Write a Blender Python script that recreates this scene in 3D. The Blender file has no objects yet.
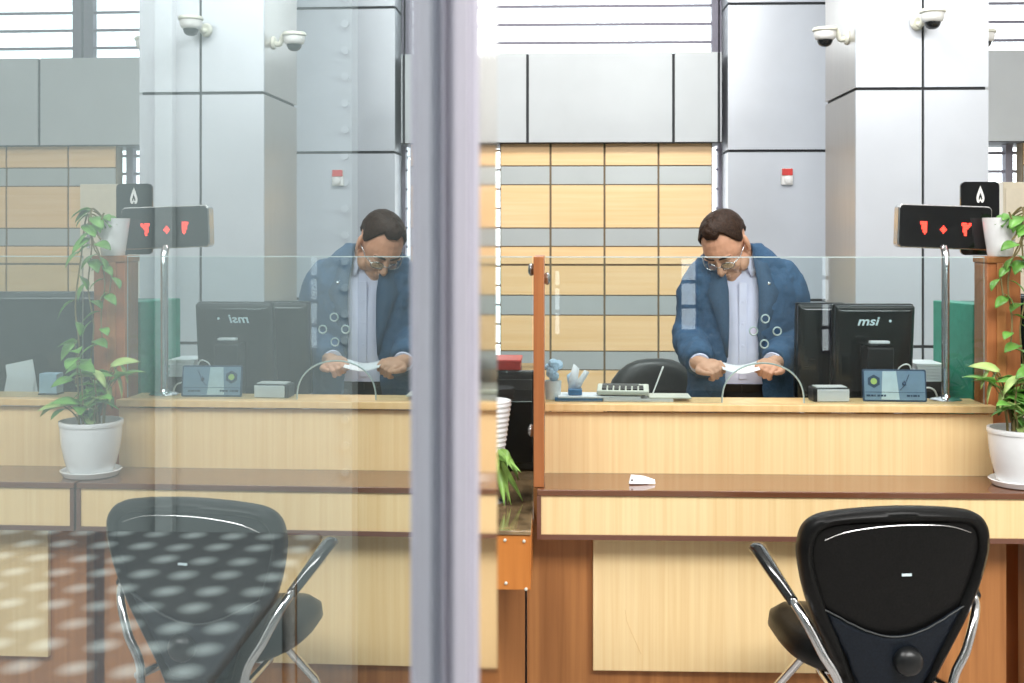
import bpy, bmesh, math, random
from math import sin, cos, pi, radians, atan2, sqrt
from mathutils import Vector, Matrix, Euler, noise
random.seed(7)
sc = bpy.context.scene
COL = sc.collection

# ------------------------------------------------------------------ camera frame
F, CX, HOR, EYE, PSI = 1200.0, 512.0, 235.0, 1.5, 0.036
AX = Vector((-sin(PSI), cos(PSI))); RX = Vector((cos(PSI), sin(PSI)))
TH = 0.0172                      # the glazed partition, a little off the counter's normal
MD = Vector((sin(TH), cos(TH))); MN = Vector((cos(TH), -sin(TH))); MDIST = 0.089

def at(u, v, Y):
    """where the sight line of a picture point meets the plane at depth Y"""
    d = AX + RX * ((u - CX) / F)
    t = Y / d.y
    return Vector((d.x * t, Y, EYE + (HOR - v) / F * t))
def ax(u, Y): return at(u, HOR, Y).x
def az(v, Y, u=700): return at(u, v, Y).z
def mir(u, v, Y):
    """same, for a sight line mirrored once in the partition glass"""
    d = AX + RX * ((u - CX) / F)
    o = -2 * MDIST * MN
    d = d - 2 * d.dot(MN) * MN
    t = (Y - o.y) / d.y
    return Vector((o.x + d.x * t, Y, EYE + (HOR - v) / F * t))

# ------------------------------------------------------------------ materials
def nt(name):
    m = bpy.data.materials.new(name); m.use_nodes = True
    n = m.node_tree.nodes; b = n['Principled BSDF']
    return m, n, m.node_tree.links, b
def mat(name, c, rough=.5, metal=0., spec=.5, coat=0., var=.06, scale=40, bump=0., emit=None, es=0., sheen=0., stretch=None):
    m, n, l, b = nt(name)
    b.inputs['Roughness'].default_value = rough
    b.inputs['Metallic'].default_value = metal
    b.inputs['Specular IOR Level'].default_value = spec
    b.inputs['Coat Weight'].default_value = coat
    if sheen: b.inputs['Sheen Weight'].default_value = sheen
    tc = n.new('ShaderNodeTexCoord'); no = n.new('ShaderNodeTexNoise')
    no.inputs['Scale'].default_value = scale; no.inputs['Detail'].default_value = 4
    if stretch:
        mp = n.new('ShaderNodeMapping'); mp.inputs['Scale'].default_value = stretch
        l.new(tc.outputs['Object'], mp.inputs[0]); l.new(mp.outputs[0], no.inputs['Vector'])
    else: l.new(tc.outputs['Object'], no.inputs['Vector'])
    r = n.new('ShaderNodeValToRGB')
    lo = [max(0, x * (1 - var)) for x in c]; hi = [min(1, x * (1 + var)) for x in c]
    r.color_ramp.elements[0].position = .3; r.color_ramp.elements[1].position = .7
    r.color_ramp.elements[0].color = (*lo, 1); r.color_ramp.elements[1].color = (*hi, 1)
    l.new(no.outputs['Fac'], r.inputs[0]); l.new(r.outputs[0], b.inputs['Base Color'])
    if bump:
        bp = n.new('ShaderNodeBump'); bp.inputs['Strength'].default_value = bump; bp.inputs['Distance'].default_value = .004
        l.new(no.outputs['Fac'], bp.inputs['Height']); l.new(bp.outputs[0], b.inputs['Normal'])
    if emit:
        b.inputs['Emission Color'].default_value = (*emit, 1); b.inputs['Emission Strength'].default_value = es
    return m
def wood(name, c1, c2, rough=.4, horiz=False, coat=0., fine=38, spec=.5):
    m, n, l, b = nt(name)
    tc = n.new('ShaderNodeTexCoord'); mp = n.new('ShaderNodeMapping')
    mp.inputs['Scale'].default_value = (1.3, 9, fine) if horiz else (fine, fine, 1.3)
    no = n.new('ShaderNodeTexNoise'); no.inputs['Scale'].default_value = 1; no.inputs['Detail'].default_value = 6; no.inputs['Distortion'].default_value = .4
    n2 = n.new('ShaderNodeTexNoise'); n2.inputs['Scale'].default_value = 2.0; n2.inputs['Detail'].default_value = 2
    mx = n.new('ShaderNodeMath'); mx.operation = 'MULTIPLY_ADD'; mx.inputs[1].default_value = .35
    r = n.new('ShaderNodeValToRGB')
    r.color_ramp.elements[0].position = .38; r.color_ramp.elements[1].position = .9
    r.color_ramp.elements[0].color = (*c1, 1); r.color_ramp.elements[1].color = (*c2, 1)
    l.new(tc.outputs['Object'], mp.inputs[0]); l.new(mp.outputs[0], no.inputs['Vector']); l.new(tc.outputs['Object'], n2.inputs['Vector'])
    l.new(n2.outputs['Fac'], mx.inputs[0]); l.new(no.outputs['Fac'], mx.inputs[2])
    l.new(mx.outputs[0], r.inputs[0]); l.new(r.outputs[0], b.inputs['Base Color'])
    b.inputs['Roughness'].default_value = rough; b.inputs['Coat Weight'].default_value = coat; b.inputs['Coat Roughness'].default_value = .05
    b.inputs['Specular IOR Level'].default_value = spec
    return m
def clear(name, tint, base, k, ior=1.5, refl=(.97, .99, 1)):
    """thin clear sheet: Fresnel mirror over a tinted see-through pane"""
    m = bpy.data.materials.new(name); m.use_nodes = True
    n = m.node_tree.nodes; l = m.node_tree.links; n.clear()
    o = n.new('ShaderNodeOutputMaterial'); t = n.new('ShaderNodeBsdfTransparent'); g = n.new('ShaderNodeBsdfGlossy')
    t.inputs[0].default_value = (*tint, 1); g.inputs['Roughness'].default_value = 0; g.inputs['Color'].default_value = (*refl, 1)
    f = n.new('ShaderNodeFresnel'); f.inputs['IOR'].default_value = ior
    ma = n.new('ShaderNodeMath'); ma.operation = 'MULTIPLY_ADD'; ma.inputs[1].default_value = k; ma.inputs[2].default_value = base; ma.use_clamp = True
    x = n.new('ShaderNodeMixShader')
    l.new(f.outputs[0], ma.inputs[0]); l.new(ma.outputs[0], x.inputs[0]); l.new(t.outputs[0], x.inputs[1]); l.new(g.outputs[0], x.inputs[2]); l.new(x.outputs[0], o.inputs[0])
    return m

M = {}
M['pale'] = wood('pale_laminate', (.86, .60, .29), (.97, .75, .42), .38, fine=75)
M['palelip'] = wood('pale_lip', (.74, .48, .20), (.85, .62, .32), .35)
M['wallwood'] = wood('wall_wood', (.90, .57, .26), (.98, .69, .39), .35, horiz=True)
M['brown'] = wood('brown_laminate', (.31, .115, .034), (.53, .225, .072), .4)
M['ledge'] = wood('dark_ledge', (.13, .05, .024), (.20, .082, .042), .12, horiz=True, coat=.45)
M['trim'] = mat('plum_trim', (.17, .075, .05), .4)
M['column'] = wood('column_wood', (.30, .09, .03), (.50, .19, .065), .35)
M['orange'] = wood('orange_wood', (.50, .15, .025), (.66, .24, .05), .35)
M['clad'] = mat('grey_cladding', (.53, .56, .605), .30, .15, .5, var=.04, scale=3)
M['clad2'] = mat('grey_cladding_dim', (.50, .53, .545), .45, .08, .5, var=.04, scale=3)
M['band'] = mat('grey_band', (.52, .56, .56), .3, .2, .5, var=.03, scale=4)
M['brushed'] = mat('brushed_shade_cladding', (.50, .475, .45), .30, .85, var=.06, scale=1, stretch=(200, 200, 4))  # brushed metal for the pillar sides, set darker to carry their shade
M['seam'] = mat('dark_seam', (.03, .032, .036), .7)
M['woodseam'] = mat('wood_seam', (.20, .15, .09), .7)
M['white'] = mat('white_plastic', (.82, .82, .80), .35, var=.02)
M['ceramic'] = mat('white_ceramic', (.85, .86, .87), .18, coat=.4, var=.02)
M['cream'] = mat('cream_paint', (.82, .74, .58), .45, var=.03)
M['ivory'] = mat('ivory_plastic', (.72, .72, .62), .4, var=.03)
M['black'] = mat('black_plastic', (.007, .008, .009), .32, var=.2)
M['blackgloss'] = mat('black_gloss', (.008, .009, .010), .08, coat=.5, var=.2)
M['screen'] = mat('monitor_shell', (.005, .010, .011), .16, var=.2)
M['leather'] = mat('black_leather', (.0055, .0055, .0055), .36, var=.3, scale=180, bump=.12, spec=.22)
M['leather2'] = mat('navy_leather', (.006, .010, .017), .45, var=.3, scale=180, bump=.12, spec=.3)
M['greyleather'] = mat('grey_leather', (.035, .04, .04), .4, var=.2, scale=90)
M['chrome'] = mat('chrome', (.78, .78, .80), .12, 1., var=.02)
M['steel'] = mat('brushed_steel', (.55, .55, .55), .25, 1., var=.05)
M['alu'] = mat('lavender_aluminium', (.47, .45, .535), .45, .0, var=.05, scale=1, stretch=(240, 240, 3))
M['alu2'] = mat('pale_aluminium', (.65, .615, .71), .45, .0, var=.05, scale=1, stretch=(240, 240, 3))
M['polish'] = mat('polished_edge', (.86, .72, .58), .10, 1., var=.02)
M['gasket'] = mat('rubber_gasket', (.22, .21, .26), .6)
M['red'] = mat('red_plastic', (.62, .05, .04), .4)
M['green'] = mat('green_board', (.05, .34, .24), .45, var=.1)
M['greendark'] = mat('dark_green_board', (.02, .14, .10), .45, var=.1)
M['paper'] = mat('paper', (.86, .87, .90), .6, var=.02)
M['bluepaper'] = mat('blue_paper', (.50, .68, .85), .6, var=.05)
M['blue'] = mat('blue_card', (.06, .18, .34), .5)
M['signblue'] = mat('sign_blue', (.24, .36, .50), .3, var=.05)
M['signdark'] = mat('sign_dark', (.03, .07, .14), .4)
M['signwhite'] = mat('sign_white', (.70, .84, .90), .3)
M['lime'] = mat('lime', (.55, .75, .20), .4)
M['marble'] = mat('brown_marble', (.20, .135, .07), .08, coat=.5, var=.7, scale=14)
M['led'] = mat('red_led', (.5, .02, .01), .4, emit=(1, .05, .03), es=2.6)
M['skin'] = mat('skin', (.62, .34, .22), .5, var=.08, scale=30, spec=.35)
M['hair'] = mat('dark_brown_hair', (.028, .014, .008), .5, var=.8, scale=1, stretch=(260, 60, 260), bump=.5, spec=.18)
M['suit'] = mat('blue_wool', (.042, .092, .168), .85, var=.16, scale=160, bump=.15, spec=.2)
M['suitdark'] = mat('navy_wool', (.037, .081, .146), .8, var=.16, scale=160)
M['shirt'] = mat('lilac_cotton', (.68, .69, .86), .75, var=.04, scale=20)
M['trouser'] = mat('black_wool', (.010, .010, .012), .8)
M['shoe'] = mat('shoe_leather', (.012, .010, .009), .3)
M['leaf'] = mat('leaf_green', (.13, .33, .055), .38, var=.45, scale=14)
M['leafpale'] = mat('pale_leaf', (.36, .50, .16), .4, var=.4, scale=18)
M['stem'] = mat('plant_stem', (.20, .16, .06), .6)
M['leaflight'] = mat('light_leaf', (.25, .44, .10), .38, var=.4, scale=16)
M['soil'] = mat('soil', (.05, .03, .018), .9, bump=1., scale=120)
M['officewall'] = mat('office_wall_paint', (.29, .325, .33), .7, var=.05, scale=3)
M['officetrim'] = mat('office_trim_paint', (.37, .41, .415), .6, var=.03)
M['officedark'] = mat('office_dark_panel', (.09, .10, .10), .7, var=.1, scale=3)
M['hallwall'] = mat('hall_wall_paint', (.60, .60, .58), .7, var=.04, scale=2)
M['floor'] = mat('stone_floor', (.34, .32, .30), .25, var=.2, scale=3)
M['lens'] = clear('spectacle_lens', (.97, .98, .98), .0, .35)
M['pane'] = clear('window_pane', (.97, .99, .99), .02, .8)
M['screenglass'] = clear('screen_glass', (.86, .95, .955), .05, .9)
M['plainglass'] = clear('plain_glass', (.99, 1, 1), .0, .0)
M['edgeglass'] = mat('glass_edge', (.55, .66, .66), .25, var=.03)
M['partglass'] = clear('coated_glass', (.88, .97, .98), .40, .60, refl=(.91, .97, .98))
# dark table top with rows of pale spots
def spot_mat():
    m, n, l, b = nt('spotted_top')
    tc = n.new('ShaderNodeTexCoord'); mp = n.new('ShaderNodeMapping')
    mp.inputs['Scale'].default_value = (1 / .10, 1 / .12, 0); mp.inputs['Rotation'].default_value = (0, 0, radians(2))
    vo = n.new('ShaderNodeTexVoronoi'); vo.inputs['Scale'].default_value = 1; vo.inputs['Randomness'].default_value = .12
    r = n.new('ShaderNodeValToRGB'); r.color_ramp.elements[0].position = .10; r.color_ramp.elements[1].position = .40
    r.color_ramp.elements[0].color = (.43, .47, .465, 1); r.color_ramp.elements[1].color = (.10, .105, .11, 1)
    l.new(tc.outputs['Object'], mp.inputs[0]); l.new(mp.outputs[0], vo.inputs['Vector']); l.new(vo.outputs['Distance'], r.inputs[0]); l.new(r.outputs[0], b.inputs['Base Color'])
    b.inputs['Roughness'].default_value = .5
    return m
M['spots'] = spot_mat()

# ------------------------------------------------------------------ mesh builder
class MB:
    def __init__(s): s.v = []; s.f = []; s.m = []; s.cur = 0
    def add(s, vs, fs):
        o = len(s.v); s.v += [Vector(p) for p in vs]
        for f in fs: s.f.append([i + o for i in f]); s.m.append(s.cur)
        return s
    def xf(s, mtx, start=0):
        for i in range(start, len(s.v)): s.v[i] = mtx @ s.v[i]
        return s
    def box(s, x0, x1, y0, y1, z0, z1):
        vs = [(x, y, z) for z in (z0, z1) for y in (y0, y1) for x in (x0, x1)]
        return s.add(vs, [(0, 2, 3, 1), (4, 5, 7, 6), (0, 1, 5, 4), (2, 6, 7, 3), (0, 4, 6, 2), (1, 3, 7, 5)])
    def rings(s, rs, closed=True, cap=True):
        n = len(rs[0]); o = len(s.v); s.v += [Vector(p) for r in rs for p in r]
        for k in range(len(rs) - 1):
            for i in range(n if closed else n - 1):
                j = (i + 1) % n
                s.f.append([o + k * n + i, o + k * n + j, o + (k + 1) * n + j, o + (k + 1) * n + i]); s.m.append(s.cur)
        if cap and closed:
            s.f.append([o + i for i in reversed(range(n))]); s.m.append(s.cur)
            s.f.append([o + (len(rs) - 1) * n + i for i in range(n)]); s.m.append(s.cur)
        return s
    def lathe(s, prof, c=(0, 0, 0), n=32, axis='z'):
        rs = []
        for r, h in prof:
            ring = []
            for i in range(n):
                a = 2 * pi * i / n
                p = {'z': (r * cos(a), r * sin(a), h), 'y': (r * sin(a), h, r * cos(a)), 'x': (h, r * cos(a), r * sin(a))}[axis]
                ring.append(Vector(p) + Vector(c))
            rs.append(ring)
        return s.rings(rs)
    def tube(s, path, r, n=10, round_ends=False):
        path = [Vector(p) for p in path]
        rad = list(r) if isinstance(r, (list, tuple)) else [r] * len(path)
        if round_ends:
            d0 = (path[0] - path[1]).normalized(); d1 = (path[-1] - path[-2]).normalized()
            pa, ra = [], []
            for k in range(3):
                t = pi / 2 * (3 - k) / 3.3
                pa.append(path[0] + d0 * rad[0] * sin(t)); ra.append(rad[0] * cos(t))
            pb, rb = [], []
            for k in range(3):
                t = pi / 2 * (k + 1) / 3.3
                pb.append(path[-1] + d1 * rad[-1] * sin(t)); rb.append(rad[-1] * cos(t))
            path = pa + path + pb; rad = ra + rad + rb
        rs = []; up = None
        for i, p in enumerate(path):
            t = (path[min(i + 1, len(path) - 1)] - path[max(i - 1, 0)]).normalized()
            if up is None: up = Vector((0, 0, 1)) if abs(t.z) < .9 else Vector((0, 1, 0))
            a = t.cross(up).normalized(); b = a.cross(t).normalized(); up = b
            rs.append([p + (a * cos(2 * pi * k / n) + b * sin(2 * pi * k / n)) * rad[i] for k in range(n)])
        return s.rings(rs)
    def ball(s, c, r, rot=None, n=20, k=12):
        r = (r, r, r) if not isinstance(r, (tuple, list)) else r
        rot = rot or Matrix.Identity(3)
        rs = []
        for j in range(k + 1):
            t = pi * (j + .02) / (k + .04)
            rs.append([Vector(c) + rot @ Vector((r[0] * sin(t) * cos(2 * pi * i / n), r[1] * sin(t) * sin(2 * pi * i / n), -r[2] * cos(t))) for i in range(n)])
        return s.rings(rs)
    def prism(s, poly, y0, y1):
        """polygon in (x, z), thickness along y"""
        n = len(poly)
        return s.rings([[(x, y0, z) for x, z in poly], [(x, y1, z) for x, z in poly]])
    def torus(s, c, R, r, axis='y', n=32, k=8):
        rs = []
        for j in range(n + 1):
            a = 2 * pi * j / n; ring = []
            for i in range(k):
                b = 2 * pi * i / k; q = R + r * cos(b)
                p = (q * cos(a), r * sin(b), q * sin(a)) if axis == 'y' else ((q * cos(a), q * sin(a), r * sin(b)) if axis == 'z' else (r * sin(b), q * cos(a), q * sin(a)))
                ring.append(Vector(p) + Vector(c))
            rs.append(ring)
        return s.rings(rs, cap=False)
    def mesh(s, name, mats, smooth=40):
        me = bpy.data.meshes.new(name); me.from_pydata([tuple(p) for p in s.v], [], s.f)
        for m in (mats if isinstance(mats, (list, tuple)) else [mats]): me.materials.append(m)
        for p, i in zip(me.polygons, s.m): p.material_index = i
        bm = bmesh.new(); bm.from_mesh(me); bmesh.ops.recalc_face_normals(bm, faces=bm.faces); bm.to_mesh(me); bm.free()
        if smooth:
            me.shade_smooth(); me.set_sharp_from_angle(angle=radians(smooth))
        return me
    def build(s, name, mats, parent=None, bevel=0., smooth=40, loc=None, seg=2):
        o = bpy.data.objects.new(name, s.mesh(name, mats, smooth)); COL.objects.link(o)
        if parent: o.parent = parent
        if loc is not None: o.location = loc
        if bevel:
            b = o.modifiers.new('b', 'BEVEL'); b.width = bevel; b.segments = seg; b.limit_method = 'ANGLE'; b.angle_limit = radians(40)
        return o
def rrect(w, h, r, n=6, cx=0, cz=0):
    pts = []
    for sx, sz, a0 in ((1, 1, 0), (-1, 1, 90), (-1, -1, 180), (1, -1, 270)):
        for i in range(n + 1):
            a = radians(a0 + 90 * i / n)
            pts.append((cx + sx * (w / 2 - r) + r * cos(a), cz + sz * (h / 2 - r) + r * sin(a)))
    return pts
def thing(name, label, cat, loc=(0, 0, 0), rz=0, group=None):
    o = bpy.data.objects.new(name, None); COL.objects.link(o); o.empty_display_size = .1
    o.location = loc; o.rotation_euler = (0, 0, rz)
    return tag(o, label, cat, group)
def tag(o, label, cat, group=None):
    o['label'] = label; o['category'] = cat
    if group: o['group'] = group
    return o
def struct(o): o['kind'] = 'structure'; return o
def bez(p0, p1, p2, n=8):
    p0, p1, p2 = Vector(p0), Vector(p1), Vector(p2)
    return [p0 * (1 - t) ** 2 + p1 * 2 * t * (1 - t) + p2 * t * t for t in [i / n for i in range(n + 1)]]
def cat_rom(ps, n=6):
    ps = [Vector(p) for p in ps]; out = []
    for i in range(len(ps) - 1):
        a = ps[max(i - 1, 0)]; b = ps[i]; c = ps[i + 1]; d = ps[min(i + 2, len(ps) - 1)]
        for k in range(n):
            t = k / n
            out.append(.5 * ((2 * b) + (c - a) * t + (2 * a - 5 * b + 4 * c - d) * t * t + (3 * b - a - 3 * c + d) * t ** 3))
    return out + [ps[-1]]

# ------------------------------------------------------------------ room shell
YW, YS, YC = 6.90, 6.82, 6.80            # wood wall, bulkhead face, wide column face
struct(MB().box(-3.3, 4.6, -4.2, 8.0, -.10, 0).build('floor', M['floor']))
zt = az(52, YS); zb = az(142.5, YS); ztop = 3.55
wl, wr = ax(500, YW), ax(712.5, YW)
RL = 4.4
# wood-panelled wall, left of the wide column and again right of the pillar
def wood_wall(name, x0, x1, cols, rows):
    mb = MB(); mb.cur = 2; mb.box(x0, x1, YW + .012, YW + .10, 0, zb + .03)
    for (a, b, kind) in rows:
        for (c, d) in cols:
            mb.cur = 0 if kind == 'w' else 1
            g = .006
            y = YW if kind == 'w' else YW + .004
            mb.box(c + g, d - g, y, YW + .014, b + (g if kind == 'w' else .0005), a - (g if kind == 'w' else .0005))
    return struct(mb.build(name, [M['wallwood'], M['band'], M['woodseam']], smooth=0))
rv = [(142.5, 166, 'w'), (166, 184, 'g'), (184, 228.5, 'w'), (228.5, 246, 'g'), (246, 265, 'w'), (265, 296, 'w'), (296, 315, 'g'), (315, 352, 'w'), (352, 370, 'g'), (370, 414, 'w'), (414, 432, 'g'), (432, 480, 'w')]
rows = [(az(a, YW), az(b, YW), k) for a, b, k in rv]
cx = [ax(u, YW) for u in (500, 550.5, 604.5, 658.5, 712.5)]
wood_wall('wall_back', wl, wr, list(zip(cx[:-1], cx[1:])), rows)
x0r = mir(116, 200, YW).x
cw = cx[2] - cx[1]
cr = [x0r]
e = mir(68, 200, YW).x
while e < RL: cr.append(e); e += cw * 1.22
cr.append(RL)
wood_wall('wall_side_back', x0r, RL, list(zip(cr[:-1], cr[1:])), rows)
# grey bulkhead above the wood, with dark seams
def bulkhead(name, x0, x1, seams):
    mb = MB(); e = [x0] + seams + [x1]
    for a, b in zip(e[:-1], e[1:]): mb.box(a + .008, b - .008, YS, YS + .02, zb + .004, zt)
    mb.cur = 1; mb.box(x0 + .004, x1 - .004, YS + .012, YS + .45, zb, zt - .004)
    return struct(mb.build(name, [M['clad2'], M['seam']], smooth=0))
bulkhead('bulkhead', ax(440, YS), ax(723, YS), [ax(u, YS) for u in (527.5, 673.5, 719)])
bulkhead('bulkhead', ax(980, YS), RL, [mir(39, 100, YS).x, mir(39, 100, YS).x + .85])
# windows: bars in front of clear panes, daylight behind
def window(name, x0, x1, z0, z1, bars, ups, y=7.05, rb=.0085, ru=.022):
    mb = MB()
    for z in bars: mb.box(x0, x1, y, y + .008, z - rb, z + rb)
    for x in ups: mb.box(x - ru, x + ru, y - .02, y + .04, z0, z1)
    o = struct(mb.build(name, M['gasket'], smooth=0))
    struct(MB().box(x0, x1, y + .024, y + .030, z0, z1).build('pane', M['pane'], o, smooth=0))
    return o
step = az(5, 7.05) - az(23.3, 7.05)
bz = [az(42, 7.05) + step * i for i in range(-1, 9)]
window('window_1', ax(440, 7.05), ax(716, 7.05), zt - .1, ztop, bz, [ax(715.5, 7.05), ax(440, 7.05)])
window('window_2', ax(716, 7.05), ax(733, 7.05), .9, ztop, [az(150, 7.05) + step * i * 1.06 for i in range(-12, 16)], [ax(719.5, 7.05)], rb=.006, ru=.010)
window('window_3', ax(480, 7.05), ax(502, 7.05), .9, zb + .05, [az(150, 7.05) + step * i * 1.06 for i in range(-12, 3)], [ax(481, 7.05)], rb=.006, ru=.01)
um = mir(84, 30, 7.05).x
window('window_4', ax(975, 7.05), RL, zt - .1, ztop, bz, [um - .035, um + .035, um + 2.2, ax(975, 7.05)], ru=.028)
window('window_5', ax(975, 7.05), x0r + .05, .9, zb + .05, [az(172, 7.05) + step * i * 1.0 for i in range(-12, 3)], [ax(1008, 7.05)], ru=.02)
struct(MB().box(ax(440, 7.05), RL, 7.0, 7.1, ztop, 4.05).build('lintel', M['hallwall'], smooth=0))
# wide grey column behind the man
mb = MB(); xa, xb = ax(728, YC), ax(838, YC)
zs = [0, az(300, YC), az(151, YC), az(4, YC), 4.05]
for a, b in zip(zs[:-1], zs[1:]): mb.box(xa, xb, YC, YC + .6, a + .008, b - .008)
mb.cur = 1; mb.box(xa + .012, xb - .012, YC + .012, YC + .58, 0, 4.05)
struct(mb.build('column_cladding', [M['clad'], M['seam']], smooth=0))
# square pillar nearer the counter
YP = 5.35
mb = MB(); xa, xb = ax(856, YP), ax(988.5, YP); xm = ax(923, YP)
zs = [0, az(346, YP), az(89.5, YP), az(-140, YP), 4.05]
yb = YP + .60
for a, b in zip(zs[:-1], zs[1:]):
    a += .007; b -= .007
    mb.box(xa, xm - .006, YP, YP + .02, a, b); mb.box(xm + .006, xb, YP, YP + .02, a, b)
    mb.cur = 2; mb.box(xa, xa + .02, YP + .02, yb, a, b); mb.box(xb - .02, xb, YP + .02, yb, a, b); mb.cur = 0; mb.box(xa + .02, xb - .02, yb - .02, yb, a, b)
mb.cur = 1; mb.box(xa + .01, xb - .01, YP + .012, yb - .012, 0, 4.05)
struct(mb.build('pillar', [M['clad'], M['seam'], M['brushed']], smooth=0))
# hall walls off to the sides and behind the camera (the far windows the counter glass mirrors)
struct(MB().box(RL, RL + .1, -4.2, 7.1, 0, 4.05).build('wall_right', M['hallwall'], smooth=0))
mb = MB()
holes = [(-.02, .06, .5, 1.15), (1.20, 1.38, .55, 2.3), (2.55, 2.66, .35, 2.3)]
xs = -3.2
for a, b, z0, z1 in holes:
    mb.box(xs, a, -4.2, -4.08, 0, 4.05); mb.box(a, b, -4.2, -4.08, 0, z0); mb.box(a, b, -4.2, -4.08, z1, 4.05); xs = b
mb.box(xs, RL, -4.2, -4.08, 0, 4.05)
struct(mb.build('wall_front', M['hallwall'], smooth=0))
for i, (a, b, z0, z1) in enumerate(holes):
    mb = MB(); k = z0
    while k < z1 - .01: mb.box(a, b, -4.16, -4.12, k, k + .035); k += .24
    mb.box(a, a + .02, -4.17, -4.11, z0, z1); mb.box(b - .02, b, -4.17, -4.11, z0, z1)
    o = struct(mb.build('window_%d' % (6 + i), M['alu'], smooth=0))
    struct(MB().box(a, b, -4.143, -4.137, z0, z1).build('pane', M['pane'], o, smooth=0))
struct(MB().box(-3.2, ax(479, 7.0), 6.98, 7.10, 0, 4.05).build('wall_back_left', M['hallwall'], smooth=0))
# the small office on the other side of the partition
struct(MB().box(-3.2, ax(352, 3.4), 3.4, 3.5, 0, 3.0).build('wall_office', M['officewall'], smooth=0))
struct(MB().box(ax(352, 3.6), -.33, 3.6, 3.7, 0, 3.0).build('wall_office_back', M['officedark'], smooth=0))
struct(MB().box(-3.3, -3.2, -4.2, 7.15, 0, 4.05).build('wall_left', M['officewall'], smooth=0))
mb = MB(); mb.box(ax(154, 3.36), ax(172, 3.36), 3.36, 3.4, 0, 3.0)
struct(mb.build('trim_1', M['officetrim'], bevel=.004))
mb = MB()
xx = ax(345, 3.39)
for k in range(26): mb.lathe([(.011, 3.385), (.011, 3.40)], (xx, 0, 2.7 - k * .075), 14, 'y')
struct(mb.build('trim_2', M['officetrim']))

# ------------------------------------------------------------------ glazed partition beside the camera
def part_frame(name, label): 
    o = thing(name, label, 'glass partition', (-MDIST * MN.x, -MDIST * MN.y, 0), -TH)
    return o
gp = part_frame('glass_partition', 'tall glass partition with grey aluminium end post right beside the viewer')
def loc_u(u):                      # distance along the partition at which the picture column u meets its face
    d = AX + RX * ((u - CX) / F); t = -MDIST / d.dot(MN); return (d * t).dot(MD)
ye = loc_u(443); y0 = ye
mb = MB(); mb.box(-.008, 0, -1.2, y0 + .002, 0.0, 2.9)
o = mb.mesh('pane', [M['partglass'], M['plainglass']], 0)
for p in o.polygons: p.material_index = 0 if p.normal.x > .5 else 1
pn = bpy.data.objects.new('pane', o); COL.objects.link(pn); pn.parent = gp; pn['label'] = 'reflective clear pane'
# end post: rounded front face, long polished inner side (its other half is its own reflection)
w = .0222
prof = [(-.006, ye), (.0012, ye), (.0022, ye + .004), (.0040, ye + .004), (.0052, ye - .001), (w - .003, ye - .001), (w, ye + .002), (w, ye + .03)]
mb = MB(); poly = prof + [(-.006, ye + .03)]
mb.rings([[(x, y, 0) for x, y in poly], [(x, y, 2.9) for x, y in poly]])
mb.build('post', M['alu'], gp, smooth=0)
mb = MB(); mb.box(.0075, w - .0045, ye - .0030, ye - .0009, 0, 2.9); mb.build('bead', M['alu2'], gp, bevel=.0008)
mb = MB(); mb.box(.0, w - .0005, ye + .03, ye + .225, 0, 2.9); mb.build('side_plate', M['polish'], gp)
mb = MB(); mb.box(-.02, .02, -1.2, y0, -.0, .05); mb.build('bottom_rail', M['alu'], gp)

# table with pale spots behind the glass
t = thing('side_table', 'dark table with rows of pale round spots behind the glass partition', 'table', (-1.36, 2.50, 0), radians(0))
MB().prism(rrect(1.5, .03, .012), -.62, .62).xf(Matrix.Translation((0, 0, .705))).build('tabletop', M['spots'], t)
for sx in (-1, 1):
    for sy in (-1, 1):
        MB().tube([(sx * .68, sy * .55, 0), (sx * .68, sy * .55, .69)], .02).build('leg', M['steel'], t)

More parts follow.
